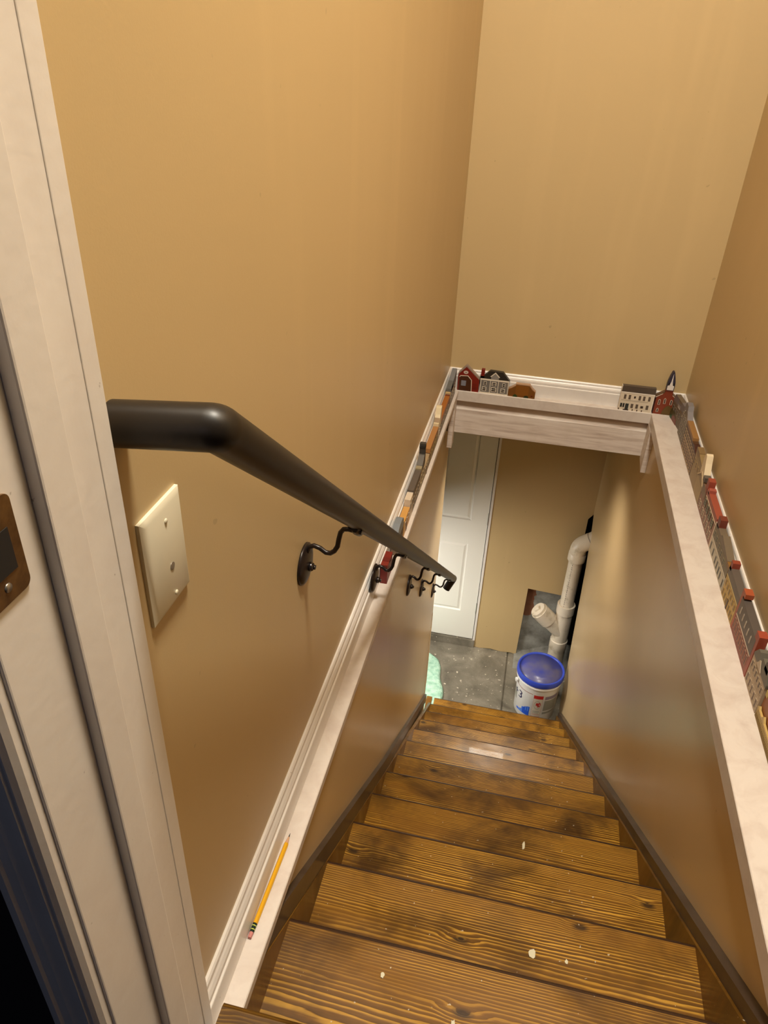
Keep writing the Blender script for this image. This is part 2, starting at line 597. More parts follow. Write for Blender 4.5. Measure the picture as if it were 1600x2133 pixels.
# torn edge of the drywall at the end of the lower left wall
bm = bmesh.new()
for (yy_, z0, z1, wd) in ((3.155, -3.15, -2.62, 0.026), (3.12, -2.95, -2.70, 0.014), (3.10, -3.20, -3.05, 0.010)):
    k = 9
    L, Rr = [], []
    for i in range(k + 1):
        t = i / k
        z = z0 + (z1 - z0) * t
        j = wd * (0.35 + 0.65 * random.random()) * (1 - abs(2 * t - 1) ** 3 * 0.8)
        L.append((yy_ - j, z)); Rr.append((yy_ + 0.012, z))
    poly = L + Rr[::-1]
    x = lwx(yy_)
    prism(bm, poly, 'x', x - 0.001, x + 0.0012)
bm_obj('trim_torn_paper', bm, M_RAW)
tag(bpy.data.objects['trim_torn_paper'], kind='structure')

# ------------------------------------------------------------------ baseboards on the ledge
def bb_profile(t=0.016, h=0.083):
    return [(0, 0), (t, 0), (t, h * 0.60), (t * 0.95, h * 0.62), (t * 0.72, h * 0.645), (t * 0.80, h * 0.68), (t * 0.78, h * 0.76), (t * 0.60, h * 0.83), (t * 0.42, h * 0.88), (t * 0.46, h * 0.90), (t * 0.40, h * 0.96), (t * 0.25, h), (0, h)]


def board_y(name, x, sgn, y0, y1, z0):
    bm = bmesh.new()
    A = [bm.verts.new((x + sgn * d, y0, z0 + z)) for d, z in bb_profile()]
    B = [bm.verts.new((x + sgn * d, y1, z0 + z)) for d, z in bb_profile()]
    n = len(A)
    bm.faces.new(A); bm.faces.new(B[::-1])
    for i in range(n):
        bm.faces.new((A[i], A[(i + 1) % n], B[(i + 1) % n], B[i]))
    return struct(name, bm, M_TRIM)


board_y('baseboard_left', XL, 1, 0.447, YF, ZL)
board_y('baseboard_right', XR, -1, 0.40, YF, ZL)
bm = bmesh.new()
A = [bm.verts.new((XL + 0.004, YF - d, ZL + z)) for d, z in bb_profile()]
B = [bm.verts.new((XR - 0.004, YF - d, ZL + z)) for d, z in bb_profile()]
n = len(A)
bm.faces.new(A); bm.faces.new(B[::-1])
for i in range(n):
    bm.faces.new((A[i], A[(i + 1) % n], B[(i + 1) % n], B[i]))
struct('baseboard_far', bm, M_TRIM)

# ------------------------------------------------------------------ ledge boards, header beam, corner posts
def rounded_box(x0, x1, y0, y1, z0, z1, w=0.0015):
    bm = bmesh.new(); box(bm, x0, x1, y0, y1, z0, z1); bevel(bm, w, 1); return bm


struct('trim_1', rounded_box(XL, -0.270, 0.30, 2.905, ZL - 0.022, ZL), M_LEDGE)
struct('trim_2', rounded_box(0.511, XR, 0.30, 2.906, ZL - 0.045, ZL), M_LEDGE)
struct('trim_3', rounded_box(XL, XR, 2.906, YF, ZL - 0.045, ZL), M_LEDGE)
bm = rounded_box(XL, 0.53, 2.930, 2.96, -1.30, ZL - 0.045, 0.001)
struct('trim_4', bm, M_BEAM)
bm = rounded_box(XL, 0.53, 2.918, 2.945, -1.398, -1.285, 0.002)
struct('trim_5', bm, M_BEAM)
bm = bmesh.new()
box(bm, -0.294, -0.273, 2.86, 2.918, -1.448, ZL - 0.0225); bevel(bm, 0.0015, 1)
struct('trim_6', bm, M_BEAM)
bm = bmesh.new()
prism(bm, [(2.83, ZL - 0.0455), (2.918, ZL - 0.0455), (2.918, -1.405), (2.83, -1.428)], 'x', 0.510, 0.5295)
struct('trim_7', bm, M_BEAM)

# ------------------------------------------------------------------ staircase
stair = thing('staircase', (0.115, 2.0, ZF), 0, 'dark stained pine staircase with glossy treads going down to the concrete floor', 'stairs')
SO = Vector((0.115, 2.0, ZF))


def sub(name, bm, mats, parent, origin, smooth=False, angle=None):
    """child mesh; bm in world coordinates, parent empty at parent.location"""
    o = bm_obj(name, bm, mats, None, smooth, origin, angle)
    o.parent = parent
    inv = Matrix.Translation(parent.location) @ Matrix.Rotation(parent.rotation_euler.z, 4, 'Z')
    o.location = inv.inverted() @ Vector(origin)
    o.rotation_euler = (0, 0, -parent.rotation_euler.z)
    return o


XE = TXL + 0.001
for k in range(1, 13):
    yb = ny(k - 1) - 0.035 if k > 1 else 0.44
    yf, z = ny(k), nz(k)
    bm = bmesh.new()
    x0 = TXL
    T = 0.026
    prof = [(yb, z - T), (yf - 0.008, z - T), (yf - 0.002, z - T * 0.8), (yf, z - T * 0.5), (yf - 0.0015, z - 0.0045), (yf - 0.006, z - 0.0008), (yf - 0.0095, z), (yb, z)]
    prism(bm, prof, 'x', x0, TXR)
    for fc_ in bm.faces:
        if len(fc_.verts) == 4 and min(v.co.y for v in fc_.verts) > yf - 0.0098:
            fc_.material_index = 1
    sub('tread', bm, [M_TREAD, M_RISER], stair, (0.115 + 0.01 * k, (yb + yf) / 2, z))
    bm = bmesh.new()
    box(bm, TXL + 0.0005, TXR - 0.0005, yf - 0.035, yf - 0.022, z - RISE, z - T)
    sub('riser', bm, M_RISER, stair, (0.115, yf - 0.03, z - RISE / 2))
bm = bmesh.new(); box(bm, -0.320, TXL - 0.0145, 3.175, ny(12), nz(12) - 0.026, nz(12)); bevel(bm, 0.002, 1)
struct('bottom_tread_end', bm, M_SIDE)  # left end of the bottom tread past the wall, a separate piece
# side boards below the line of the nosings
def sideboard(x0, x1, ya, yb, top, mats, name, low=0.34):
    bm = bmesh.new()
    zt = lambda y: min(mats, Z0 - (RISE / RUN) * (y - Y0) + top)
    bot = lambda y: max(ZF, zt(y) - low)
    n = 70
    ys = [ya + (yb - ya) * i / n for i in range(n + 1)]
    poly = [(y, zt(y)) for y in ys] + [(y, bot(y)) for y in ys[::-1]]
    prism(bm, poly, 'x', x0, x1)
    return bm
zc = lambda y: Z0 - (RISE / RUN) * (y - Y0)
bm = sideboard(-0.2849, TXL, 0.455, 3.13, 0.0, ZL - 0.0228, '')
sub('stringer', bm, M_SIDE, stair, (-0.278, 1.8, zc(1.8)))
bm = sideboard(TXR, 0.5299, 0.455, 3.52, 0.0, ZL - 0.0458, '')
sub('stringer', bm, M_SIDE, stair, (0.515, 1.8, zc(1.8)))
# landing board at the top
bm = bmesh.new()
T = 0.03
prof = [(0.20, -1.118 - T), (0.452, -1.118 - T), (0.458, -1.118 - T * 0.75), (0.459, -1.118 - T * .4), (0.456, -1.118 - 0.003), (0.450, -1.118), (0.20, -1.118)]
prism(bm, prof, 'x', -0.281, 0.60)
struct('floor_landing', bm, M_LANDING, origin=(0.1, 0.33, -1.118))
bm = bmesh.new(); box(bm, -0.270, 0.511, 0.43, 0.442, -1.36, -1.149)
struct('trim_landing_riser', bm, M_RISER)

# dark strips lying on the stair line against both walls
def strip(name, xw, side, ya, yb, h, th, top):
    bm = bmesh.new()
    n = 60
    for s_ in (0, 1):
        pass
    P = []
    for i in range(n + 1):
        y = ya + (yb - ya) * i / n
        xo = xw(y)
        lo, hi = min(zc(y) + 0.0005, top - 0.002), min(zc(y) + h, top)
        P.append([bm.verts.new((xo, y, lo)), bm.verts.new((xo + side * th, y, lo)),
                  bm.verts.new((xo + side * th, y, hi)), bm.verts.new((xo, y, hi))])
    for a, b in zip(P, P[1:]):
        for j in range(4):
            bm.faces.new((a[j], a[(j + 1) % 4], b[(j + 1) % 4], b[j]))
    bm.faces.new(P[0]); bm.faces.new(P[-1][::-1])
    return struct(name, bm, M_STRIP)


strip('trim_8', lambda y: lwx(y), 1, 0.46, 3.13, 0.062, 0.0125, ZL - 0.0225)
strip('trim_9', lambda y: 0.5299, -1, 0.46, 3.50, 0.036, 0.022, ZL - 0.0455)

# ------------------------------------------------------------------ handrail
RX = -0.229
RA, RBp = Vector((RX, 0.483, -0.254)), Vector((RX - 0.004, 3.295, -2.461))
rdir = (RBp - RA).normalized()
RR = 0.0195
hr = thing('handrail', (XL, 1.9, -1.45), 0, 'black round metal handrail running down the left wall on iron brackets', 'handrail')
start = Vector((XL + 0.001, 0.482, -0.262))
pts = [start] + fillet(start, RA, RBp, 0.006, 4) + [RA + (RBp - RA) * t for t in (0.2, 0.4, 0.6, 0.8)] + [RBp]
bm = bmesh.new(); tube(bm, pts, RR, 40)
sub('rail', bm, M_RAIL, hr, (RX, 1.9, -1.4), True, 50)
edir = Vector((-0.42, -0.25, -0.87)).normalized()
bm = bmesh.new()
e0 = RBp - edir * 0.004
tube(bm, [RBp - rdir * 0.012, RBp + edir * 0.004 + rdir * 0.004, RBp + edir * 0.016, RBp + edir * 0.075], RR + 0.0008, 36)
sub('rail_end', bm, M_RAIL, hr, tuple(RBp), True, 50)


def rail_z(y):
    return RA.z + (y - RA.y) * rdir.z / rdir.y


def bracket(y, wx):
    zb = rail_z(y) - 0.0250
    zr = zb - 0.047
    x1 = RX - wx
    s = x1 / 0.089
    path = [(0.006, -0.010), (0.010, 0.0), (0.018, 0.004), (0.028, 0.001), (0.038, -0.006), (0.046, -0.006), (0.053, 0.0), (0.058, 0.010), (0.060, 0.024), (0.063, 0.038), (0.068, 0.045), (0.076, 0.0465), (0.089, 0.045), (0.098, 0.044)]
    bm = bmesh.new()
    tube(bm, [(wx + px * s, y, zr + pz) for px, pz in path], 0.0042, 14)
    # saddle that cups the rail, running with it
    a = Vector((RX, y - 0.008, rail_z(y - 0.008) - 0.0255)); b2 = a + rdir * 0.036
    tube(bm, [a - rdir * 0.004, a + rdir * 0.01, b2, b2 + rdir * 0.005], [0.005, 0.0075, 0.0075, 0.004], 14)
    arm = sub('bracket', bm, M_IRON, hr, (wx, y, zr), True, 50)
    # rosette (domed disc on the wall)
    bm = bmesh.new()
    lathe(bm, [(0.037, 0.0), (0.037, 0.003), (0.033, 0.006), (0.022, 0.0085), (0.010, 0.010), (0.004, 0.0102)], 36)
    bmesh.ops.rotate(bm, verts=bm.verts, cent=(0, 0, 0), matrix=Matrix.Rotation(math.pi / 2, 3, 'Y'))
    ro = bm_obj('rosette', bm, M_IRON, arm, True)
    ro.location = (0, 0, -0.036)
    bm = bmesh.new()
    lathe(bm, [(0.008, 0.0), (0.008, 0.004), (0.006, 0.007), (0.002, 0.008)], 16)
    lathe(bm, [(0.0045, 0.008), (0.0045, 0.0105)], 6)
    bmesh.ops.rotate(bm, verts=bm.verts, cent=(0, 0, 0), matrix=Matrix.Rotation(math.pi / 2, 3, 'Y'))
    sc = bm_obj('screw', bm, M_SCREW, arm, True)
    sc.location = (0.0095, 0.0, -0.040)


for y in (0.957, 1.455):
    bracket(y, XL + 0.0005 if y < 1.2 else -0.3015)
for y in (2.00, 2.42, 2.98):
    bracket(y, lwx(y) + 0.0005)

# ------------------------------------------------------------------ blank wall plate
bm = bmesh.new()
y0, y1, z0, z1 = 0.490, 0.567, -0.482, -0.365
A = [(0.0, y0, z0), (0.0, y1, z0), (0.0, y1, z1), (0.0, y0, z1)]
B = [(0.0035, y0, z0), (0.0035, y1, z0), (0.0035, y1, z1), (0.0035, y0, z1)]
i_ = 0.006
C_ = [(0.0065, y0 + i_, z0 + i_), (0.0065, y1 - i_, z0 + i_), (0.0065, y1 - i_, z1 - i_), (0.0065, y0 + i_, z1 - i_)]
rings = [[bm.verts.new((XL + p[0], p[1], p[2])) for p in Rg] for Rg in (A, B, C_)]
for a, b in zip(rings, rings[1:]):
    for j in range(4):
        bm.faces.new((a[j], a[(j + 1) % 4], b[(j + 1) % 4], b[j]))
bm.faces.new(rings[0][::-1]); bm.faces.new(rings[2])
plate_t = thing('wall_plate', (XL, 0.5285, z0), 0, 'ivory blank cable plate screwed to the wall under the handrail', 'wall plate')
sub('cover', bm, M_PLATE, plate_t, (XL, 0.5285, -0.4235), True, 30)


def stud(name, y, z, r, h, mat):
    bm = bmesh.new()
    lathe(bm, [(r, 0), (r, h * 0.6), (r * 0.7, h)], 20)
    bmesh.ops.rotate(bm, verts=bm.verts, cent=(0, 0, 0), matrix=Matrix.Rotation(math.pi / 2, 3, 'Y'))
    bmesh.ops.translate(bm, verts=bm.verts, vec=(XL + 0.0063, y, z))
    sub(name, bm, mat, plate_t, (XL + 0.006, y, z), True, 40)


stud('screw', 0.531, -0.384, 0.0025, 0.0015, M_PLATE)
stud('screw', 0.533, -0.470, 0.0025, 0.0015, M_PLATE)
stud('cable_jack', 0.532, -0.437, 0.0042, 0.0012, M_STEEL)

# ------------------------------------------------------------------ doorway at the top of the stairs (left jamb)
d1 = thing('door_1', (-0.30, 0.36, -1.118), kind='structure')
JX = -0.298
bm = bmesh.new(); box(bm, JX - 0.018, JX, 0.289, 0.446, -1.25, 0.95); bevel(bm, 0.0015, 2)
sub('door_jamb', bm, M_TRIM, d1, (JX, 0.37, -0.1))
bm = bmesh.new(); box(bm, JX - 0.001, JX + 0.011, 0.350, 0.384, -1.25, 0.95); bevel(bm, 0.0018, 2)
sub('door_stop', bm, M_TRIM, d1, (JX, 0.36, -0.1))
bm = bmesh.new(); box(bm, JX - 0.001, JX + 0.0009, 0.428, 0.448, -1.25, 0.95); bevel(bm, 0.001, 2)
sub('jamb_edge', bm, M_TRIM, d1, (JX, 0.44, -0.1))
# hall side casing with two beads
prof = [(JX - 0.003, 0.289), (JX - 0.003, 0.282), (JX - 0.006, 0.2775), (JX - 0.010, 0.275), (JX - 0.0125, 0.276), (JX - 0.0145, 0.2735), (JX - 0.017, 0.276), (JX - 0.022, 0.275), (JX - 0.030, 0.2715), (JX - 0.038, 0.2705), (JX - 0.040, 0.268), (JX - 0.043, 0.268), (JX - 0.045, 0.271), (JX - 0.052, 0.272), (JX - 0.055, 0.278), (JX - 0.055, 0.289)]
bm = bmesh.new(); prism(bm, prof, 'z', -1.25, 0.95)
sub('door_casing', bm, M_TRIM, d1, (JX - 0.03, 0.28, -0.1))
bm = bmesh.new()
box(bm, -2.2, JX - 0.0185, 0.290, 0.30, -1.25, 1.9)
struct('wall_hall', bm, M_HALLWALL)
bm = bmesh.new(); box(bm, JX - 0.0185, XL - 0.0, 0.4465, 0.4469, -1.2, 0.95)
bm.free()
# strike plate with latch hole
bm = bmesh.new()
py0, py1, pz0, pz1, cr = 0.290, 0.3305, -0.305, -0.235, 0.006
pl = []
for cx, cz, a0 in ((py1 - cr, pz1 - cr, 0), (py0 + cr, pz1 - cr, 90), (py0 + cr, pz0 + cr, 180), (py1 - cr, pz0 + cr, 270)):
    for a in range(0, 91, 18):
        t = math.radians(a0 + a)
        pl.append((cx + cr * math.cos(t), cz + cr * math.sin(t)))
prism(bm, pl, 'x', JX - 0.0005, JX + 0.0016)
sp_ = sub('strike_plate', bm, M_BRASS, d1, (JX, 0.31, -0.27))
bm = bmesh.new(); box(bm, JX + 0.0012, JX + 0.0022, 0.300, 0.322, -0.286, -0.256)
o = bm_obj('latch_hole', bm, M_DARKGAP, sp_); o.location = (-JX, -0.31, 0.27)
bm = bmesh.new(); lathe(bm, [(0.0035, 0), (0.003, 0.0012)], 16)
bmesh.ops.rotate(bm, verts=bm.verts, cent=(0, 0, 0), matrix=Matrix.Rotation(math.pi / 2, 3, 'Y'))
o = bm_obj('screw', bm, M_STEEL, sp_, True); o.location = (0.0012, 0.0, -0.024)
# wall end beside the jamb
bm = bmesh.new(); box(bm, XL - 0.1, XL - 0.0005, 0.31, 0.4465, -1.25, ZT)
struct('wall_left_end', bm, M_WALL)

# ------------------------------------------------------------------ basement door
d2 = thing('door_2', (-0.47, YB, ZF + 0.065), kind='structure')
DX0, DX1, DZ0, DZ1, DY = -0.862, -0.108, -3.568, -1.56, YB - 0.0
bm = bmesh.new()
cols = [(-0.755, -0.545), (-0.425, -0.216)]
rows = [(-3.330, -2.760), (-2.577, -1.90), (-1.80, -1.66)]
xs = [DX0, cols[0][0], cols[0][1], cols[1][0], cols[1][1], DX1]
zs = [DZ0] + [v for r in rows for v in r] + [DZ1]
for i in range(5):
    for j in range(7):
        if i in (1, 3) and j in (1, 3, 5):
            continue
        box(bm, xs[i], xs[i + 1], DY, DY + 0.035, zs[j], zs[j + 1])
bmesh.ops.remove_doubles(bm, verts=bm.verts, dist=0.0001)
sub('door_slab', bm, M_DOOR, d2, (-0.47, YB, -2.6))
for c in cols:
    for r in rows:
        bm = bmesh.new()
        def ring(i, d):
            return [bm.verts.new((x, DY + d, z)) for x, z in ((c[0] + i, r[0] + i), (c[1] - i, r[0] + i), (c[1] - i, r[1] - i), (c[0] + i, r[1] - i))]
        Rg = [ring(0, 0.0), ring(0.006, 0.008), ring(0.012, 0.008), ring(0.026, 0.002)]
        for a, b in zip(Rg, Rg[1:]):
            for j in range(4):
                bm.faces.new((a[j], a[(j + 1) % 4], b[(j + 1) % 4], b[j]))
        bm.faces.new(Rg[-1])
        sub('door_panel', bm, M_DOOR, d2, ((c[0] + c[1]) / 2, DY, (r[0] + r[1]) / 2))
bm = bmesh.new()
box(bm, -0.104, -0.089, YB - 0.006, YB + 0.05, -3.575, -1.54)
box(bm, -0.881, -0.866, YB - 0.006, YB + 0.05, -3.575, -1.54)
box(bm, -0.881, -0.089, YB - 0.006, YB + 0.05, -1.555, -1.54)
sub('door_frame', bm, M_TRIM, d2, (-0.1, YB, -2.5))
for hz in (-2.545, -3.285, -1.80):
    bm = bmesh.new(); tube(bm, [(-0.1065, YB - 0.004, hz - 0.045), (-0.1065, YB - 0.004, hz + 0.045)], 0.0045, 12)
    sub('hinge', bm, M_STEEL, d2, (-0.1065, YB, hz), True, 40)
bm = bmesh.new(); box(bm, -0.95, -0.09, YB + 0.055, YB + 0.10, ZF, ZF + 2.2)
struct('wall_behind_door', bm, M_DARKGAP)
bm = bmesh.new(); box(bm, -0.883, -0.0905, YB - 0.012, YB + 0.05, ZF, -3.576)
struct('trim_door_sill', bm, M_CONC)

# ------------------------------------------------------------------ drain pipe
PX, PY = 0.474, 4.0
pipe = thing('drain_pipe', (PX, PY, ZF), 0, 'off-white plastic drain pipe with a capped side branch in the corner', 'pipe')
pr = 0.044
bm = bmesh.new(); tube(bm, [(PX, PY, -3.12), (PX, PY, -2.60)], pr, 40)
sub('pipe_section', bm, M_PVC, pipe, (PX, PY, -2.9), True, 50)
# elbow and upper run into the wall
P0, P1, P2 = (PX, PY, -2.75), (PX, PY, -2.580), (PX + 0.16, PY + 0.0, -2.455)
bm = bmesh.new()
f = fillet(P0, P1, P2, 0.07, 10)
tube(bm, [(PX, PY, -2.655), (PX, PY, -2.648)] + f + [Vector(P1) + (Vector(P2) - Vector(P1)) * 0.42], 0.0515, 40)
sub('elbow', bm, M_PVC, pipe, (PX, PY, -2.58), True, 50)
bm = bmesh.new()
lathe(bm, [(0.050, 0), (0.055, 0.004), (0.055, 0.055), (0.051, 0.06)], 40, (PX, PY, -2.69))
sub('collar', bm, M_PVC, pipe, (PX, PY, -2.66), True, 40)
q0 = Vector(P1) + (Vector(P2) - Vector(P1)) * 0.40
bm = bmesh.new(); tube(bm, [q0, Vector(P2)], 0.050, 36)
sub('pipe_section', bm, M_PVC, pipe, tuple(q0), True, 50)
bm = bmesh.new()
dd = (Vector(P2) - Vector(P1)).normalized()
tube(bm, [q0 + dd * 0.002, q0 + dd * 0.0045], 0.0521, 36)
sub('glue_line', bm, M_GLUE, pipe, tuple(q0), True, 50)
# wye body
bm = bmesh.new()
lathe(bm, [(0.046, 0.0), (0.058, 0.0), (0.058, -0.07), (0.053, -0.075), (0.053, -0.30), (0.058, -0.305), (0.058, -0.375), (0.055, -0.38), (0.055, -0.52)], 44, (PX, PY, -3.045), close=False)
sub('wye_body', bm, M_PVC, pipe, (PX, PY, -3.2), True, 40)
bdir = Vector((-0.70, -0.10, 0.70)).normalized()
b0 = Vector((PX, PY, -3.285))
bm = bmesh.new()
tube(bm, [b0, b0 + bdir * 0.13, b0 + bdir * 0.132, b0 + bdir * 0.235], [0.052, 0.052, 0.060, 0.060], 40)
sub('branch', bm, M_PVC, pipe, tuple(b0 + bdir * 0.1), True, 40)
bm = bmesh.new()
tube(bm, [b0 + bdir * 0.22, b0 + bdir * 0.252], 0.052, 36)
sub('cleanout_plug', bm, M_PVC, pipe, tuple(b0 + bdir * 0.24), True, 40)
bm = bmesh.new()
c0 = b0 + bdir * 0.252
box(bm, -0.016, 0.016, -0.016, 0.016, -0.002, 0.016); bevel(bm, 0.002, 1)
q = bdir.to_track_quat('Z', 'Y').to_matrix().to_4x4()
bm.transform(Matrix.Translation(c0) @ q)
sub('plug_nut', bm, M_PVC, pipe, tuple(c0))
# printed line down the pipe
bm = bmesh.new()
va = math.atan2(-PY, -PX - 0.25)
for i in range(26):
    z = -3.06 + i * 0.0165
    a = va - 0.28
    x, y = PX + (pr + 0.0003) * math.cos(a), PY + (pr + 0.0003) * math.sin(a)
    tx, ty = -math.sin(a), math.cos(a)
    h = random.uniform(0.007, 0.012)
    vs = [bm.verts.new((x + s * tx * 0.0014, y + s * ty * 0.0014, z + t)) for s, t in ((-1, 0), (1, 0), (1, h), (-1, h))]
    bm.faces.new(vs)
sub('printed_line', bm, M_GLUE, pipe, (PX, PY, -2.85))
# rough concrete mound the pipe stands in
bm = bmesh.new()
N = 16
grid = []
for i in range(N + 1):
    row = []
    for j in range(N + 1):
        x = 0.20 + 0.42 * i / N
        y = 3.93 + 0.27 * j / N
        h = 0.11 * math.exp(-((x - PX) / 0.17) ** 2) * min(1, max(0, (y - 3.935) / 0.10)) + random.uniform(0, 0.006)
        row.append(bm.verts.new((x, y, ZF - 0.004 + h)))
    grid.append(row)
for i in range(N):
    for j in range(N):
        bm.faces.new((grid[i][j], grid[i + 1][j], grid[i + 1][j + 1], grid[i][j + 1]))
struct('floor_mound', bm, M_BLOCK, smooth=True)

# ------------------------------------------------------------------ pail
BX, BY, BH = 0.360, 3.615, 0.36
pail = thing('pail', (BX, BY, ZF), 0, 'white plastic pail with blue lid and printed label standing below the drain pipe', 'bucket')
bm = bmesh.new()
PRF = [(0.120, 0.003), (0.124, 0.0), (0.129, 0.010), (0.1385, 0.285), (0.141, 0.287), (0.145, 0.290), (0.1455, 0.300), (0.140, 0.303), (0.1405, 0.335)]
lathe(bm, PRF, 72, (BX, BY, ZF), close=True)
sub('pail_body', bm, M_PAIL, pail, (BX, BY, ZF + 0.15), True, 35)
bm = bmesh.new()
lathe(bm, [(0.1405, 0.316), (0.1485, 0.316), (0.1495, 0.322), (0.1495, 0.346), (0.146, 0.3545), (0.140, 0.355), (0.136, 0.352), (0.134, 0.346)], 72, (BX, BY, ZF), close=False)
lid = sub('lid', bm, M_LID, pail, (BX, BY, ZF + 0.34), True, 45)
bm = bmesh.new()
lathe(bm, [(0.1345, 0.343), (0.1345, 0.3465), (0.02, 0.347)], 72, (0, 0, -0.34), close=True)
o = bm_obj('lid_top', bm, M_LIDTOP, lid, True)
# handle ears and wire
for s in (0.35, 0.35 + math.pi):
    bm = bmesh.new()
    cx, cy = BX + 0.143 * math.cos(s), BY + 0.143 * math.sin(s)
    tube(bm, [(cx, cy, ZF + 0.27), (cx + 0.012 * math.cos(s), cy + 0.012 * math.sin(s), ZF + 0.27)], 0.014, 18)
    sub('handle_ear', bm, M_PAIL, pail, (cx, cy, ZF + 0.27), True, 40)
bm = bmesh.new()
hp = []
for i in range(25):
    a = 0.35 - math.pi * i / 24
    rr_ = 0.157
    hp.append((BX + rr_ * math.cos(a), BY + rr_ * math.sin(a), ZF + 0.27 - 0.075 * math.sin(math.pi * i / 24)))
# wire swings behind the pail
hp = [(x, 2 * BY - y if False else BY + (BY - y) * 1.0, z) for x, y, z in hp]
tube(bm, hp, 0.0018, 8)
sub('wire_handle', bm, M_STEEL, pail, (BX, BY, ZF + 0.22), True)


def prad(z):
    return 0.129 + (0.1385 - 0.129) * (z - 0.010) / 0.275 + 0.0006


def wrap(bm, a0, a1, z0, z1, mi=0, off=0.0, n=8, slant=0.0):
    """patch on the pail wall between angles (deg from straight toward the stairs) and heights"""
    V = []
    for i in range(n + 1):
        t = i / n
        a = math.radians(-90 + a0 + (a1 - a0) * t)
        col = []
        for z in (z0 + slant * t, z1 + slant * t):
            r = prad(z) + off
            col.append(bm.verts.new((BX + r * math.cos(a), BY + r * math.sin(a), ZF + z)))
        V.append(col)
    for a, b in zip(V, V[1:]):
        f = bm.faces.new((a[0], b[0], b[1], a[1])); f.material_index = mi


def wrap_poly(bm, pts, mi=0, off=0.0005):
    V = []
    for a, z in pts:
        r = prad(z) + off
        t = math.radians(-90 + a)
        V.append(bm.verts.new((BX + r * math.cos(t), BY + r * math.sin(t), ZF + z)))
    f = bm.faces.new(V); f.material_index = mi


LM = [M_RED, M_MAROON, M_BLUE, M_LBLUE, M_GREYP, M_VIOLET, M_PINKP, M_CREAMP]
bm = bmesh.new()
# maroon line
wrap(bm, -88, -13, 0.243, 0.2465, 1)
# blue brush block: stepped skyline
a = -60.0
while a < -15:
    t = (a + 60) / 45
    top = 0.052 + 0.085 * t ** 1.1 + random.uniform(-0.006, 0.010)
    da = 3.0
    wrap(bm, a, min(a + da, -15), 0.048, top, 3 if random.random() < 0.6 else 2, 0.0, 1)
    a += da
wrap(bm, -32, -15.2, 0.048, 0.085, 2, 0.0004, 4)
# red warning panel
wrap(bm, -9, 16, 0.214, 0.243, 0, 0, 5)
wrap(bm, -9, 16, 0.052, 0.214, 7, 0, 5)
for (aa, bb) in ((-9, -8.3), (15.3, 16)):
    wrap(bm, aa, bb, 0.052, 0.214, 6, 0.0004, 1)
wrap(bm, -9, 16, 0.052, 0.060, 6, 0.0004, 5)
wrap(bm, -6, 12, 0.100, 0.104, 4, 0.0004, 5)
wrap(bm, -6, 10, 0.088, 0.091, 4, 0.0004, 5)
wrap(bm, -6, 13, 0.072, 0.079, 6, 0.0004, 5)
# pictogram: small figure tipping over a round pail, ring around it
ringp = [(3.5 + 9.0 * math.cos(t), 0.160 + 0.036 * math.sin(t)) for t in [2 * math.pi * i / 24 for i in range(24)]]
for i in range(24):
    p, q_ = ringp[i], ringp[(i + 1) % 24]
    s_ = lambda u: (3.5 + (u[0] - 3.5) * 0.92, 0.160 + (u[1] - 0.160) * 0.92)
    wrap_poly(bm, [p, q_, s_(q_), s_(p)], 4, 0.0004)
disc = [(8.5 + 3.6 * math.cos(t), 0.165 + 0.019 * math.sin(t)) for t in [2 * math.pi * i / 16 for i in range(16)]]
wrap_poly(bm, disc, 0, 0.0009)
disc = [(9.0 + 1.7 * math.cos(t), 0.164 + 0.009 * math.sin(t)) for t in [2 * math.pi * i / 12 for i in range(12)]]
wrap_poly(bm, disc, 6, 0.0013)
wrap_poly(bm, [(-0.5, 0.176), (4.6, 0.180), (6.5, 0.160), (7.2, 0.140), (5.0, 0.142), (3.4, 0.158), (0.6, 0.152), (-0.5, 0.158)], 0, 0.0009)
# grey text blocks to the right
wrap(bm, 21, 62, 0.208, 0.236, 5, 0, 8)
wrap(bm, 21, 62, 0.108, 0.200, 4, 0, 8)
wrap(bm, 21, 62, 0.078, 0.096, 4, 0, 8)
wrap(bm, -88, -66, 0.110, 0.190, 4, 0, 5)
sub('label', bm, LM, pail, (BX, BY, ZF + 0.15))

# lettering wrapped on the pail
def text_faces(s, size):
    c = bpy.data.curves.new('t', 'FONT')
    c.body = s
    c.size = size
    c.resolution_u = 3
    c.align_x = 'LEFT'
    o = bpy.data.objects.new('t', c)
    COL.objects.link(o)
    bpy.context.view_layer.update()
    me = bpy.data.meshes.new_from_object(o.evaluated_get(bpy.context.evaluated_depsgraph_get()))
    V = [v.co.copy() for v in me.vertices]
    F = [list(p.vertices) for p in me.polygons]
    bpy.data.objects.remove(o)
    bpy.data.curves.remove(c)
    bpy.data.meshes.remove(me)
    return V, F


V, F_ = text_faces('\u25cf3' if False else '+3', 0.085)
bm = bmesh.new()
vs = []
for v in V:
    a = -79 + math.degrees(v.x / 0.136)
    zt_ = 0.158 + v.y
    r = prad(zt_) + 0.0008
    t = math.radians(-90 + a)
    vs.append(bm.verts.new((BX + r * math.cos(t), BY + r * math.sin(t), ZF + zt_)))
for f in F_:
    try: bm.faces.new([vs[i] for i in f])
    except ValueError: pass
sub('lettering', bm, solid((40, 38, 92)), pail, (BX, BY, ZF + 0.2))

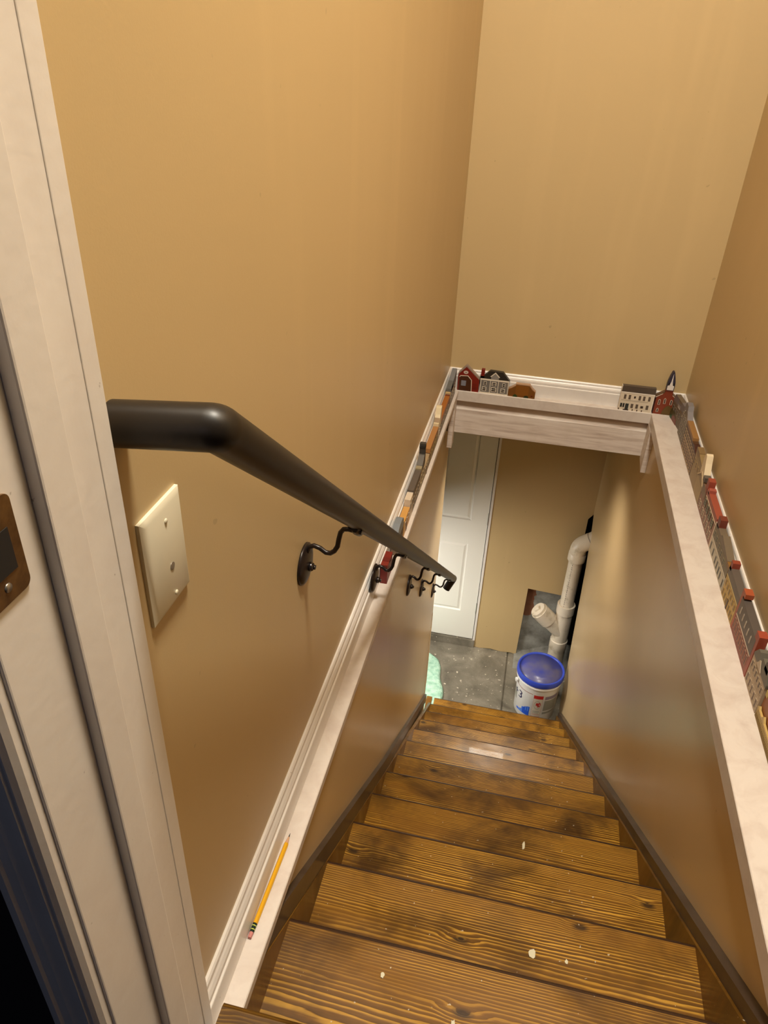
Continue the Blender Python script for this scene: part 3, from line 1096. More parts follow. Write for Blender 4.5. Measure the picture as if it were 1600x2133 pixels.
# ------------------------------------------------------------------ mint cloth
bm = bmesh.new()
N, Mx = 26, 26
gr = []
for i in range(N + 1):
    row = []
    for j in range(Mx + 1):
        u, v = i / N, j / Mx
        y = 3.40 + 0.58 * v
        xr = -0.232 - 0.10 * max(0, (y - 3.55) / 0.43) + 0.006 * math.sin(y * 30)
        if y > 3.88: xr -= (y - 3.88) ** 2 * 14
        x = -0.80 + (xr + 0.80) * u
        z = ZF + 0.007 + 0.006 * math.sin(x * 31 + y * 17) * math.sin(y * 23 + 1) + random.uniform(0, 0.002)
        if i == N or j in (0, Mx): z = ZF + 0.004
        row.append(bm.verts.new((x, y, z)))
    gr.append(row)
for i in range(N):
    for j in range(Mx):
        bm.faces.new((gr[i][j], gr[i + 1][j], gr[i + 1][j + 1], gr[i][j + 1]))
o = bm_obj('floor_cloth', bm, M_TOWEL, None, True, (-0.5, 3.7, ZF))
sm = o.modifiers.new('t', 'SOLIDIFY'); sm.thickness = 0.004; sm.offset = -1
tag(o, 'pale mint green cloth lying on the concrete floor left of the stair foot', 'cloth')

# ------------------------------------------------------------------ pencil
pA, pB = Vector((-0.2975, 0.583, ZL + 0.0040)), Vector((-0.2935, 0.7735, ZL + 0.0040))
pd = (pB - pA).normalized()
PL = (pB - pA).length
pen = thing('pencil', tuple(pA + pd * PL / 2 - Vector((0, 0, 0.0037))), 0, 'yellow wooden pencil with pink eraser lying on the white ledge', 'pencil')
M_YEL = base_mat('yellow_lacquer', srgb(226, 168, 20), 0.3)[0]


def seg(name, t0, t1, r0, r1, mat, n=6, smooth=False):
    bm = bmesh.new()
    tube(bm, [pA + pd * t0, pA + pd * t1], [r0, r1], n)
    return sub(name, bm, mat, pen, tuple(pA + pd * t0), smooth, 40)


seg('eraser', 0.0, 0.0095, 0.0031, 0.0034, base_mat('pink_eraser', srgb(196, 128, 122), 0.7)[0], 20, True)
fer = seg('ferrule', 0.0090, 0.0235, 0.0036, 0.0036, base_mat('green_black_ferrule', (0.012, 0.035, 0.022), 0.3, metal=0.5)[0], 20, True)
for t in (0.0125, 0.0185):
    bm = bmesh.new()
    tube(bm, [pA + pd * t, pA + pd * (t + 0.0016)], 0.00375, 20)
    bmesh.ops.translate(bm, verts=bm.verts, vec=-(pA + pd * 0.0090))
    o = bm_obj('ferrule_band', bm, solid((190, 200, 90)), fer, True)
seg('barrel', 0.0235, PL - 0.021, 0.0040, 0.0040, M_YEL)
seg('sharpened_cone', PL - 0.021, PL - 0.008, 0.0035, 0.0013, base_mat('bare_cedar', srgb(205, 160, 125), 0.7)[0], 16, True)
seg('graphite_tip', PL - 0.008, PL, 0.0013, 0.0002, base_mat('graphite', (0.02, 0.02, 0.022), 0.4)[0], 12, True)

# ------------------------------------------------------------------ little flat painted wooden buildings
WHITE = (226, 214, 196)


def rect(u0, v0, u1, v1):
    return [(u0, v0), (u1, v0), (u1, v1), (u0, v1)]


def house(label, cat, origin, rz, outline, body, parts, t=0.019, group='painted wooden buildings on the ledge', edge=None):
    """outline: front silhouette; parts: (name, kind, geometry..., colours)"""
    root = thing('wooden_building', origin, rz, label, cat, group)
    bm = bmesh.new()
    prism(bm, outline, 'y', 0.0, t)
    bm_obj('block', bm, [solid(body)], root)
    for p in parts:
        nm, kind = p[0], p[1]
        bm = bmesh.new()
        if kind == 'full':            # coloured portion through the whole thickness
            cu = sum(q_[0] for q_ in p[2]) / len(p[2]); cv = sum(q_[1] for q_ in p[2]) / len(p[2])
            big_ = [(a + math.copysign(0.0005, a - cu), b + math.copysign(0.0005, b - cv)) for a, b in p[2]]
            prism(bm, big_, 'y', -0.0004, t + 0.0004)
            bm_obj(nm, bm, [solid(p[3])], root)
        elif kind == 'flat':          # painted patch on the front
            prism(bm, p[2], 'y', -0.0007 - (p[4] if len(p) > 4 else 0), 0.0002)
            bm_obj(nm, bm, [solid(p[3])], root)
        elif kind == 'win':           # u, v, w, h, frame colour, pane colour, nx, ny
            _, _, u, v, ww, hh, fc, pc, nx, ny_ = p
            prism(bm, rect(u, v, u + ww, v + hh), 'y', -0.0009, 0.0002, 0)
            g = min(ww, hh) * 0.14
            cw, ch = (ww - g * (nx + 1)) / nx, (hh - g * (ny_ + 1)) / ny_
            for i in range(nx):
                for j in range(ny_):
                    a, b = u + g + i * (cw + g), v + g + j * (ch + g)
                    prism(bm, rect(a, b, a + cw, b + ch), 'y', -0.0012, -0.0008, 1)
            bm_obj(nm, bm, [solid(fc), solid(pc)], root)
        elif kind == 'lines':         # u0,u1,v0,v1,n, colour, horizontal
            _, _, u0, u1, v0, v1, n_, c, hor = p
            for i in range(n_):
                if hor:
                    a = v0 + (v1 - v0) * (i + 0.5) / n_
                    prism(bm, rect(u0, a - 0.0004, u1, a + 0.0004), 'y', -0.0006, 0.0002)
                else:
                    a = u0 + (u1 - u0) * (i + 0.5) / n_
                    prism(bm, rect(a - 0.0004, v0, a + 0.0004, v1), 'y', -0.0006, 0.0002)
            bm_obj(nm, bm, [solid(c)], root)
    return root


YH = 2.9125
DK = (38, 32, 28)
# --- far ledge, left to right
P = [('roof', 'full', [(-0.001, 0.076), (0.030, 0.110), (0.0335, 0.110), (0.088, 0.060), (0.088, 0.054), (0.0315, 0.1045), (-0.001, 0.070)], (150, 132, 118)),
     ('arch_trim', 'flat', [(0.004, 0.060), (0.009, 0.066), (0.040, 0.068), (0.057, 0.050), (0.060, 0.0), (0.0575, 0.0), (0.0545, 0.049), (0.039, 0.0655), (0.010, 0.0635), (0.006, 0.058)], WHITE, 0.0003),
     ('carriage_door', 'flat', [(0.005, 0.0), (0.0575, 0.0), (0.0545, 0.049), (0.039, 0.0655), (0.010, 0.0635), (0.005, 0.058)], (72, 38, 16)),
     ('notice', 'flat', rect(0.014, 0.022, 0.034, 0.045), (128, 128, 138), 0.0004),
     ('oval_sign', 'flat', [(0.030 + 0.010 * math.cos(i * math.pi / 8), 0.081 + 0.007 * math.sin(i * math.pi / 8)) for i in range(16)], (205, 190, 178)),
     ('sign_mark', 'flat', rect(0.026, 0.0795, 0.034, 0.0825), (120, 90, 80), 0.0004),
     ('siding_lines', 'lines', 0.062, 0.082, 0.010, 0.036, 6, (84, 26, 12), True)]
house('red wooden barn with round arched brown door at the left end of the far ledge', 'miniature building', (-0.277, YH, ZL), 0,
      [(0, 0), (0.088, 0), (0.088, 0.055), (0.032, 0.105), (0, 0.070)], (122, 30, 16), P)
WF, WP = WHITE, (36, 30, 28)
P = [('roof', 'full', [(-0.002, 0.060), (0.119, 0.060), (0.119, 0.063), (0.088, 0.096), (0.036, 0.098), (0.012, 0.074), (-0.002, 0.074)], (46, 40, 34)),
     ('chimney', 'full', rect(0.0, 0.062, 0.013, 0.100), (118, 30, 20)),
     ('cornice', 'flat', rect(-0.001, 0.057, 0.118, 0.064), WHITE, 0.0004),
     ('dormer', 'flat', [(0.042, 0.064), (0.074, 0.064), (0.074, 0.076), (0.058, 0.092), (0.042, 0.076)], (140, 134, 128), 0.0006),
     ('dormer_gable_trim', 'flat', [(0.038, 0.075), (0.058, 0.095), (0.078, 0.075), (0.074, 0.074), (0.058, 0.090), (0.042, 0.074)], WHITE, 0.001),
     ('dormer_window', 'win', 0.053, 0.066, 0.010, 0.014, WF, WP, 1, 2),
     ('corner_board', 'flat', rect(0.0, 0.0, 0.003, 0.058), WHITE), ('corner_board', 'flat', rect(0.114, 0.0, 0.117, 0.058), WHITE),
     ('pilaster', 'flat', rect(0.040, 0.0, 0.0425, 0.058), WHITE), ('pilaster', 'flat', rect(0.073, 0.0, 0.0755, 0.058), WHITE),
     ('plinth', 'flat', rect(0.0, 0.0, 0.117, 0.005), WHITE, 0.0003)]
for u, v, ww, hh in ((0.014, 0.036, 0.012, 0.016), (0.048, 0.036, 0.018, 0.016), (0.091, 0.036, 0.012, 0.016), (0.009, 0.010, 0.018, 0.018), (0.046, 0.010, 0.022, 0.019), (0.086, 0.010, 0.018, 0.018)):
    P.append(('window', 'win', u, v, ww, hh, WF, WP, 1, 2))
house('grey wooden house with black roof, white trim and red chimney on the far ledge', 'miniature building', (-0.184, YH, ZL), 0,
      [(0, 0), (0.117, 0), (0.117, 0.062), (0.088, 0.095), (0.036, 0.097), (0.010, 0.072), (0, 0.072)], (120, 114, 108), P)
P = [('top_edge', 'full', [(-0.0005, 0.033), (0.012, 0.040), (0.027, 0.049), (0.028, 0.0562), (0.084, 0.0562), (0.096, 0.042), (0.1105, 0.030), (0.1105, 0.0275), (0.095, 0.0385), (0.083, 0.0525), (0.030, 0.0525), (0.027, 0.046), (0.012, 0.037), (-0.0005, 0.0302)], (176, 138, 104)),
     ('board_panel', 'flat', rect(0.029, 0.008, 0.082, 0.050), (134, 82, 26)),
     ('shrub', 'flat', [(0.020, 0.0), (0.022, 0.008), (0.029, 0.012), (0.036, 0.009), (0.039, 0.0)], (44, 62, 22), 0.0006),
     ('shrub', 'flat', [(0.064, 0.0), (0.066, 0.007), (0.074, 0.011), (0.082, 0.009), (0.085, 0.0)], (40, 48, 22), 0.0006),
     ('flower', 'flat', [(0.093, 0.010), (0.097, 0.007), (0.101, 0.010), (0.098, 0.014), (0.095, 0.0135)], (96, 30, 18), 0.0004)]
for v0, u0, u1 in ((0.039, 0.049, 0.061), (0.031, 0.036, 0.075), (0.022, 0.044, 0.066)):
    P.append(('faded_lettering', 'lines', u0, u1, v0 - 0.0016, v0 + 0.0016, int((u1 - u0) / 0.0024), (86, 52, 20), False))
house('low brown wooden storefront with stepped top beside the grey house', 'miniature building', (-0.0655, YH, ZL), 0,
      [(0, 0), (0.110, 0), (0.110, 0.029), (0.096, 0.040), (0.084, 0.055), (0.028, 0.055), (0.027, 0.047), (0.012, 0.038), (0, 0.032)], (120, 74, 26), P)
P = [('roof', 'full', [(0.001, 0.078), (0.131, 0.078), (0.130, 0.1025), (0.003, 0.1025)], (84, 72, 62)),
     ('eave', 'flat', rect(0.0, 0.073, 0.131, 0.078), (232, 222, 208), 0.0004),
     ('porch_rail', 'lines', 0.006, 0.110, 0.040, 0.046, 3, (196, 184, 166), True),
     ('door', 'flat', rect(0.026, 0.002, 0.039, 0.029), (52, 56, 54)),
     ('door_step', 'flat', rect(0.020, 0.0, 0.042, 0.004), (46, 22, 14), 0.0004),
     ('corner_board', 'flat', rect(0.127, 0.0, 0.130, 0.076), (240, 230, 214), 0.0003)]
for u in (0.014, 0.032, 0.071, 0.088, 0.108):
    P.append(('window', 'win', u, 0.048, 0.009, 0.019, (150, 130, 112), WP, 2, 3))
P.append(('window', 'win', 0.053, 0.054, 0.007, 0.009, (120, 100, 84), WP, 1, 1))
P += [('window', 'win', 0.006, 0.012, 0.008, 0.017, (90, 84, 76), (44, 46, 44), 1, 1), ('window', 'win', 0.016, 0.012, 0.007, 0.017, (90, 84, 76), (44, 46, 44), 1, 1)]
for u in (0.047, 0.066, 0.106):
    P.append(('window', 'win', u, 0.012, 0.010, 0.018, (150, 130, 112), WP, 2, 3))
P.append(('window', 'win', 0.085, 0.015, 0.011, 0.010, (120, 100, 84), WP, 1, 2))
for u in (0.001, 0.055, 0.073, 0.091):
    P.append(('foundation_vent', 'flat', rect(u, 0.0005, u + 0.004, 0.007), (60, 36, 22)))
house('long white wooden hotel with dark grey roof and many windows beside the church', 'miniature building', (0.378, YH, ZL), 0,
      rect(0, 0, 0.130, 0.102), (220, 206, 184), P)
P = [('steeple', 'full', [(0.0325, 0.103), (0.0595, 0.103), (0.0605, 0.122), (0.0595, 0.138), (0.0545, 0.158), (0.0485, 0.178), (0.0445, 0.180), (0.0415, 0.176), (0.0360, 0.156), (0.0325, 0.138), (0.0315, 0.122)], (50, 46, 64)),
     ('belfry', 'flat', [(0.0335, 0.105), (0.0575, 0.105), (0.0580, 0.122), (0.0520, 0.126), (0.0490, 0.140), (0.0462, 0.174), (0.0435, 0.140), (0.0400, 0.126), (0.0335, 0.122)], (224, 216, 210), 0.0003),
     ('belfry_opening', 'flat', rect(0.0345, 0.1245, 0.0402, 0.134), (20, 16, 14), 0.0006), ('belfry_opening', 'flat', rect(0.0522, 0.1245, 0.0578, 0.134), (20, 16, 14), 0.0006),
     ('tower_band', 'flat', rect(0.031, 0.098, 0.060, 0.103), (96, 38, 18), 0.0004),
     ('roof', 'full', [(-0.002, 0.076), (0.029, 0.0965), (0.029, 0.091), (-0.002, 0.0705)], (96, 70, 50)),
     ('roof', 'full', [(0.0615, 0.0900), (0.080, 0.076), (0.080, 0.0705), (0.0615, 0.0845)], (110, 84, 64)),
     ('gable_trim', 'flat', [(-0.001, 0.0715), (0.024, 0.0885), (0.024, 0.0865), (-0.001, 0.0690)], (226, 210, 190), 0.0006),
     ('gable_trim', 'flat', [(0.0615, 0.0850), (0.079, 0.0715), (0.079, 0.0690), (0.0615, 0.0830)], (226, 210, 190), 0.0006),
     ('side_dark_board', 'flat', rect(0.0, 0.0, 0.003, 0.070), (52, 12, 10)),  # narrow dark red strip up the left edge
     ('shrub', 'flat', [(0.034, 0.0), (0.038, 0.020), (0.046, 0.034), (0.056, 0.040), (0.066, 0.034), (0.074, 0.020), (0.075, 0.0)], (96, 72, 30), 0.0006)]
for u, v, hh in ((0.013, 0.040, 0.024), (0.033, 0.046, 0.024), (0.013, 0.009, 0.017), (0.058, 0.044, 0.022)):
    P.append(('arched_window', 'flat', [(u, v), (u + 0.0085, v), (u + 0.0085, v + hh - 0.004), (u + 0.00425, v + hh), (u, v + hh - 0.004)], (206, 188, 170), 0.0002))
    P.append(('arched_pane', 'flat', [(u + 0.0017, v + 0.0015), (u + 0.0068, v + 0.0015), (u + 0.0068, v + hh - 0.005), (u + 0.00425, v + hh - 0.002), (u + 0.0017, v + hh - 0.005)], (66, 48, 42), 0.0006))
house('red brick wooden church with white steeple at the right end of the far ledge', 'miniature church', (0.512, YH, ZL), 0,
      [(0, 0), (0.078, 0), (0.078, 0.072), (0.060, 0.086), (0.060, 0.103), (0.031, 0.103), (0.031, 0.092), (0, 0.072)], (124, 50, 24), P)

# --- right ledge, from the far corner toward the viewer
HX = 0.593
R90 = -math.pi / 2


def rhouse(label, y0, y1, hgt, body, roofc, P, outline=None, cat='miniature building', x=HX, t=0.019):
    wd = y0 - y1 - 0.002
    ol = outline(wd, hgt) if outline else rect(0, 0, wd, hgt)
    return house(label, cat, (x, y0 - 0.001, ZL), R90, ol, body, P, t)


def gridwin(P, u0, u1, v0, v1, nx, ny_, ww, hh, fc, pc, a=1, b=2):
    for i in range(nx):
        for j in range(ny_):
            u = u0 + (u1 - u0 - ww) * (i / max(1, nx - 1))
            v = v0 + (v1 - v0 - hh) * (j / max(1, ny_ - 1))
            P.append(('window', 'win', u, v, ww, hh, fc, pc, a, b))


# corner stone house, turned toward the corner
P = [('roof', 'full', [(0.0, 0.072), (0.148, 0.072), (0.138, 0.100), (0.098, 0.100), (0.098, 0.088), (0.060, 0.088), (0.060, 0.098), (0.012, 0.098)], (116, 108, 108)),
     ('porch_roof', 'full', rect(0.062, 0.066, 0.092, 0.080), (196, 188, 184)),
     ('shrub', 'flat', [(0.0, 0.0), (0.0, 0.030), (0.018, 0.042), (0.034, 0.034), (0.052, 0.040), (0.070, 0.026), (0.080, 0.0)], (74, 66, 34), 0.0006),
     ('flowering_bush', 'flat', [(0.030, 0.0), (0.036, 0.018), (0.056, 0.026), (0.078, 0.018), (0.086, 0.0)], (120, 66, 56), 0.0012),
     ('shrub', 'flat', [(0.006, 0.0), (0.010, 0.014), (0.020, 0.016), (0.026, 0.0)], (24, 70, 34), 0.0014),
     ('stone_joints', 'lines', 0.006, 0.140, 0.004, 0.070, 9, (92, 82, 66), True)]
gridwin(P, 0.014, 0.134, 0.036, 0.066, 5, 1, 0.012, 0.020, (150, 140, 126), (52, 44, 38))
house('stone coloured wooden house with painted bushes set across the right corner', 'miniature building', (0.5805, 2.9055, ZL), math.radians(-82),
      [(0, 0), (0.148, 0), (0.148, 0.074), (0.138, 0.099), (0.012, 0.099), (0, 0.074)], (112, 96, 78), P, 0.018)
# tall grey house with light gable
P = [('roof', 'full', [(0.0, 0.076), (0.034, 0.138), (0.074, 0.138), (0.082, 0.120), (0.115, 0.100), (0.115, 0.094), (0.080, 0.112), (0.042, 0.112), (0.0, 0.070)], (126, 122, 124)),
     ('gable_trim', 'flat', [(0.004, 0.070), (0.042, 0.110), (0.044, 0.107), (0.008, 0.066)], (190, 178, 160), 0.0004),
     ('stone_joints', 'lines', 0.004, 0.112, 0.006, 0.066, 8, (104, 94, 80), True)]
gridwin(P, 0.012, 0.104, 0.016, 0.092, 4, 3, 0.011, 0.016, (176, 164, 146), (58, 46, 36))
rhouse('tall grey stone wooden house with angled roof next to the corner house', 2.757, 2.640, 0.1, (118, 106, 90), None, P, lambda w_, h: [(0, 0), (w_, 0), (w_, 0.096), (0.088, 0.114), (0.042, 0.114), (0, 0.072)])
# brown half timbered with flat tan roof
P = [('roof', 'full', [(0.0, 0.092), (0.150, 0.092), (0.150, 0.102), (0.0, 0.102)], (150, 110, 64)),
     ('gable', 'full', [(0.150, 0.086), (0.190, 0.096), (0.236, 0.082), (0.236, 0.074), (0.150, 0.074)], (66, 34, 26)),
     ('band', 'flat', rect(0.004, 0.046, 0.230, 0.049), (186, 158, 122), 0.0003),
     ('band', 'flat', rect(0.004, 0.004, 0.230, 0.006), (186, 158, 122), 0.0003)]
gridwin(P, 0.006, 0.228, 0.052, 0.084, 9, 1, 0.014, 0.026, (196, 172, 138), (62, 38, 24), 2, 2)
gridwin(P, 0.006, 0.228, 0.010, 0.042, 9, 1, 0.014, 0.028, (188, 160, 128), (58, 36, 24), 2, 3)
rhouse('long brown wooden building with pale window frames and flat tan roof', 2.638, 2.402, 0.1, (84, 56, 36), None, P, lambda w_, h: [(0, 0), (w_, 0), (w_, 0.078), (0.190, 0.092), (0.150, 0.092), (0.150, 0.100), (0, 0.100)])
# olive-beige house with curved cream gable
P = [('flat_roof', 'full', rect(0.000, 0.100, 0.050, 0.112), (128, 104, 70)),
     ('curved_gable', 'full', [(0.118, 0.084), (0.118, 0.128), (0.124, 0.146), (0.134, 0.153), (0.144, 0.150), (0.154, 0.128), (0.176, 0.092), (0.176, 0.084)], (222, 204, 172)),
     ('roof', 'full', rect(0.176, 0.084, 0.197, 0.098), (84, 76, 68)),
     ('clapboards', 'lines', 0.006, 0.110, 0.010, 0.094, 9, (172, 148, 114), False),
     ('pediment', 'flat', [(0.100, 0.066), (0.146, 0.096), (0.192, 0.066), (0.192, 0.062), (0.146, 0.091), (0.100, 0.062)], (206, 184, 146), 0.0006)]
gridwin(P, 0.012, 0.092, 0.058, 0.086, 3, 1, 0.012, 0.022, (186, 160, 110), (96, 70, 36))
P.append(('siding', 'lines', 0.104, 0.190, 0.006, 0.060, 9, (186, 160, 120), False))
rhouse('olive beige wooden house with tall curved cream gable', 2.400, 2.204, 0.1, (138, 116, 78), None, P, lambda w_, h: [(0, 0), (w_, 0), (w_, 0.086), (0.150, 0.086), (0.120, 0.100), (0.050, 0.110), (0, 0.110)])
# rose house with green shutters and red roof
P = [('roof', 'full', [(0.056, 0.078), (0.240, 0.078), (0.240, 0.094), (0.056, 0.094)], (150, 74, 56)),
     ('chimney', 'full', rect(0.034, 0.076, 0.060, 0.118), (150, 70, 52)),
     ('chimney', 'full', rect(0.074, 0.090, 0.090, 0.104), (160, 84, 70)),
     ('white_eave', 'flat', rect(0.070, 0.074, 0.240, 0.078), (214, 196, 170), 0.0003),
     ('white_side_board', 'full', rect(0.238, 0.0, 0.2435, 0.086), (212, 188, 164)),
     ('gable', 'flat', [(0.0, 0.052), (0.0, 0.080), (0.020, 0.090), (0.056, 0.074), (0.056, 0.052)], (112, 88, 62), 0.0004)]
for u in (0.066, 0.106, 0.146, 0.190):
    P.append(('shutter', 'flat', rect(u, 0.044, u + 0.006, 0.070), (48, 58, 30), 0.0004))
    P.append(('window', 'win', u + 0.007, 0.044, 0.012, 0.026, (210, 196, 168), (44, 44, 30), 1, 3))
    P.append(('shutter', 'flat', rect(u + 0.020, 0.044, u + 0.026, 0.070), (48, 58, 30), 0.0004))
for u in (0.012, 0.030, 0.066, 0.084, 0.116, 0.150, 0.180, 0.206):
    P.append(('window', 'win', u, 0.010, 0.012, 0.024, (206, 188, 160), (70, 44, 34), 1, 3))
rhouse('rose coloured wooden house with green shutters, red roof and two chimneys', 2.202, 1.957, 0.1, (128, 84, 64), None, P, lambda w_, h: [(0, 0), (w_, 0), (w_, 0.086), (0.056, 0.086), (0.020, 0.086), (0, 0.078)])
# grey and white shopfront
P = [('roof', 'full', [(0.002, 0.088), (0.070, 0.088), (0.086, 0.098), (0.186, 0.082), (0.186, 0.074), (0.002, 0.074)], (110, 96, 78)),
     ('chimney', 'full', rect(0.004, 0.084, 0.030, 0.113), (112, 52, 38)),
     ('upper_wall', 'flat', [(0.0, 0.044), (0.214, 0.044), (0.214, 0.070), (0.0, 0.078)], (100, 88, 60)),
     ('tan_wall', 'full', rect(0.186, 0.050, 0.2145, 0.080), (128, 90, 44)),
     ('white_band', 'flat', rect(0.0, 0.040, 0.215, 0.044), (206, 198, 180), 0.0003)]
for u in (0.010, 0.040, 0.076, 0.112, 0.150):
    P.append(('window', 'win', u, 0.050, 0.015, 0.020, (160, 148, 120), (58, 60, 44), 1, 2))
for u in (0.008, 0.046, 0.084, 0.110, 0.136, 0.160, 0.196):
    P.append(('shop_window', 'win', u, 0.006, 0.014, 0.028, (190, 182, 164), (50, 44, 34), 1, 1))
rhouse('grey and white wooden shop row with red chimney, beside the yellow house', 1.955, 1.740, 0.1, (186, 178, 160), None, P, lambda w_, h: [(0, 0), (w_, 0), (w_, 0.078), (0.086, 0.086), (0, 0.086)])
# yellow house
P = [('roof', 'full', [(0.0, 0.064), (0.139, 0.064), (0.139, 0.086), (0.010, 0.090), (0.0, 0.090)], (92, 82, 74)),
     ('chimney', 'full', rect(0.000, 0.082, 0.016, 0.106), (138, 62, 44)),
     ('eave', 'flat', rect(0.0, 0.061, 0.139, 0.064), (196, 172, 104), 0.0003),
     ('door', 'flat', rect(0.064, 0.0, 0.074, 0.028), (70, 44, 24), 0.0004)]
gridwin(P, 0.008, 0.130, 0.036, 0.058, 6, 1, 0.011, 0.018, (170, 140, 78), (122, 98, 52))
for u in (0.008, 0.030, 0.050, 0.084, 0.104, 0.120):
    P.append(('window', 'win', u, 0.006, 0.010, 0.020, (170, 140, 78), (112, 88, 46), 1, 2))
rhouse('yellow wooden house with dark grey roof and red end chimney', 1.738, 1.599, 0.084, (184, 154, 86), None, P)
# brick row house
P = [('roof', 'full', [(0.012, 0.052), (0.172, 0.052), (0.172, 0.100), (0.012, 0.100)], (84, 76, 70)),
     ('end_chimney', 'full', [(0.0, 0.0), (0.010, 0.0), (0.012, 0.106), (0.026, 0.106), (0.026, 0.119), (0.0, 0.119)], (158, 78, 46)),
     ('end_chimney', 'full', [(0.172, 0.0), (0.1845, 0.0), (0.1845, 0.119), (0.160, 0.119), (0.160, 0.100), (0.172, 0.100)], (150, 66, 44)),
     ('eave', 'flat', rect(0.012, 0.0495, 0.172, 0.052), (196, 172, 150), 0.0005)]
for i in range(5):
    u = 0.030 + i * 0.027
    P.append(('dormer', 'flat', [(u, 0.066), (u + 0.006, 0.066), (u + 0.006, 0.084), (u + 0.003, 0.088), (u, 0.084)], (176, 164, 148), 0.0006))
for i in range(9):
    P.append(('window', 'win', 0.016 + i * 0.0172, 0.014, 0.009, 0.028, (186, 152, 128), (92, 40, 30), 1, 2))
rhouse('red brick wooden row house with five dormers in a grey roof', 1.597, 1.411, 0.1, (134, 66, 46), None, P, lambda w_, h: rect(0, 0, w_, 0.099))
# stone town hall
P = [('roof', 'full', [(-0.0, 0.082), (0.018, 0.104), (0.030, 0.104), (0.040, 0.086), (0.052, 0.108), (0.098, 0.108), (0.112, 0.084), (0.112, 0.076), (0.0, 0.076)], (98, 94, 82)),
     ('dark_roof_step', 'full', rect(0.074, 0.098, 0.096, 0.116), (66, 60, 52)),
     ('gable', 'flat', [(0.030, 0.076), (0.048, 0.097), (0.066, 0.076)], (196, 180, 158), 0.0008),
     ('joints', 'lines', 0.003, 0.110, 0.004, 0.072, 8, (158, 140, 116), True)]
gridwin(P, 0.008, 0.104, 0.048, 0.070, 6, 1, 0.009, 0.018, (200, 184, 160), (86, 66, 52))
gridwin(P, 0.008, 0.104, 0.006, 0.032, 5, 1, 0.011, 0.024, (200, 184, 160), (96, 72, 56))
rhouse('pale stone wooden town hall with grey turret roofs', 1.409, 1.296, 0.1, (176, 156, 132), None, P, lambda w_, h: [(0, 0), (w_, 0), (w_, 0.080), (0.098, 0.104), (0, 0.080)])
# low gold terrace and the tall brown building behind it
P = [('parapet', 'full', [(0.0, 0.027), (0.008, 0.033), (0.014, 0.028), (0.034, 0.028), (0.044, 0.038), (0.054, 0.029), (0.100, 0.029), (0.112, 0.040), (0.124, 0.030), (0.157, 0.030), (0.157, 0.024), (0.0, 0.024)], (190, 160, 96)),
     ('lattice', 'lines', 0.004, 0.154, 0.013, 0.022, 26, (200, 176, 112), False),
     ('stone_joints', 'lines', 0.002, 0.156, 0.002, 0.015, 4, (124, 100, 52), True)]
rhouse('low golden wooden terrace with carved parapet nearest on the right ledge', 1.294, 1.135, 0.035, (158, 130, 70), None, P, lambda w_, h: rect(0, 0, w_, 0.026), t=0.004)
P = [('roof', 'full', rect(0.0, 0.088, 0.060, 0.100), (88, 72, 60)),
     ('yellow_panel', 'flat', rect(0.0, 0.062, 0.012, 0.076), (206, 184, 110), 0.0004)]
house('tall rust brown wooden building standing behind the golden terrace', 'miniature building', (0.5985, 1.293, ZL), R90, rect(0, 0, 0.15, 0.096), (142, 84, 34), P, 0.0130)

# --- left ledge: seen end on and from above, fronts facing the stairs
LXO = -0.2815
L90 = math.pi / 2


def lhouse(label, y0, y1, outline, body, P, cat='miniature building', t=0.0185):
    return house(label, cat, (LXO, y0, ZL), L90, outline, body, P, t)


P = [('top_band', 'full', [(0.0, 0.060), (0.02, 0.0585), (0.045, 0.056), (0.045, 0.052), (0.02, 0.0535), (0.0, 0.055)], (120, 34, 24)),
     ('middle_band', 'full', rect(0.020, 0.030, 0.036, 0.0592), (96, 18, 12))]
lhouse('dark red wooden building on the left ledge under the handrail, seen past the bracket', 1.535, 1.605, rect(0, 0, 0.066, 0.0588), (112, 22, 14), P)
P = [('arched_roof', 'full', [(0.0, 0.052), (0.0, 0.072), (0.010, 0.082), (0.030, 0.087), (0.060, 0.087), (0.076, 0.080), (0.084, 0.070), (0.084, 0.052)], (120, 126, 132)),
     ('siding', 'lines', 0.004, 0.080, 0.004, 0.050, 8, (84, 64, 46), False)]
lhouse('blue grey round topped wooden building on the left ledge beside the handrail', 1.668, 1.752, [(0, 0), (0.084, 0), (0.084, 0.070), (0.074, 0.080), (0.058, 0.084), (0.030, 0.084), (0.010, 0.080), (0, 0.070)], (112, 88, 66), P)
P = [('door', 'flat', rect(0.030, 0.0, 0.046, 0.026), (80, 56, 36))]
gridwin(P, 0.008, 0.070, 0.030, 0.044, 3, 1, 0.009, 0.013, WHITE, DK)
lhouse('small bright golden tan wooden block on the left ledge', 1.768, 1.852, rect(0, 0, 0.082, 0.052), (196, 146, 78), P)
P = []
gridwin(P, 0.004, 0.040, 0.040, 0.066, 2, 1, 0.010, 0.018, (180, 168, 150), DK)
lhouse('narrow cream white wooden block on the left ledge', 1.853, 1.902, rect(0, 0, 0.047, 0.074), (206, 190, 170), P)
P = [('roof', 'full', rect(0.0, 0.062, 0.128, 0.0795), (92, 82, 74))]
gridwin(P, 0.010, 0.116, 0.010, 0.050, 5, 2, 0.012, 0.015, (160, 148, 130), DK)
lhouse('long wooden building with plain dark grey roof on the left ledge', 1.902, 2.030, rect(0, 0, 0.128, 0.078), (136, 112, 86), P)
P = [('pale_edge', 'full', rect(0.0, 0.070, 0.020, 0.084), (150, 138, 110)),
     ('roof', 'full', [(0.020, 0.070), (0.020, 0.086), (0.052, 0.106), (0.062, 0.106), (0.062, 0.070)], (88, 82, 74)),
     ('chimney', 'full', rect(0.060, 0.070, 0.074, 0.142), (62, 58, 54)),
     ('chimney_cap', 'full', rect(0.058, 0.128, 0.076, 0.134), (40, 38, 36))]
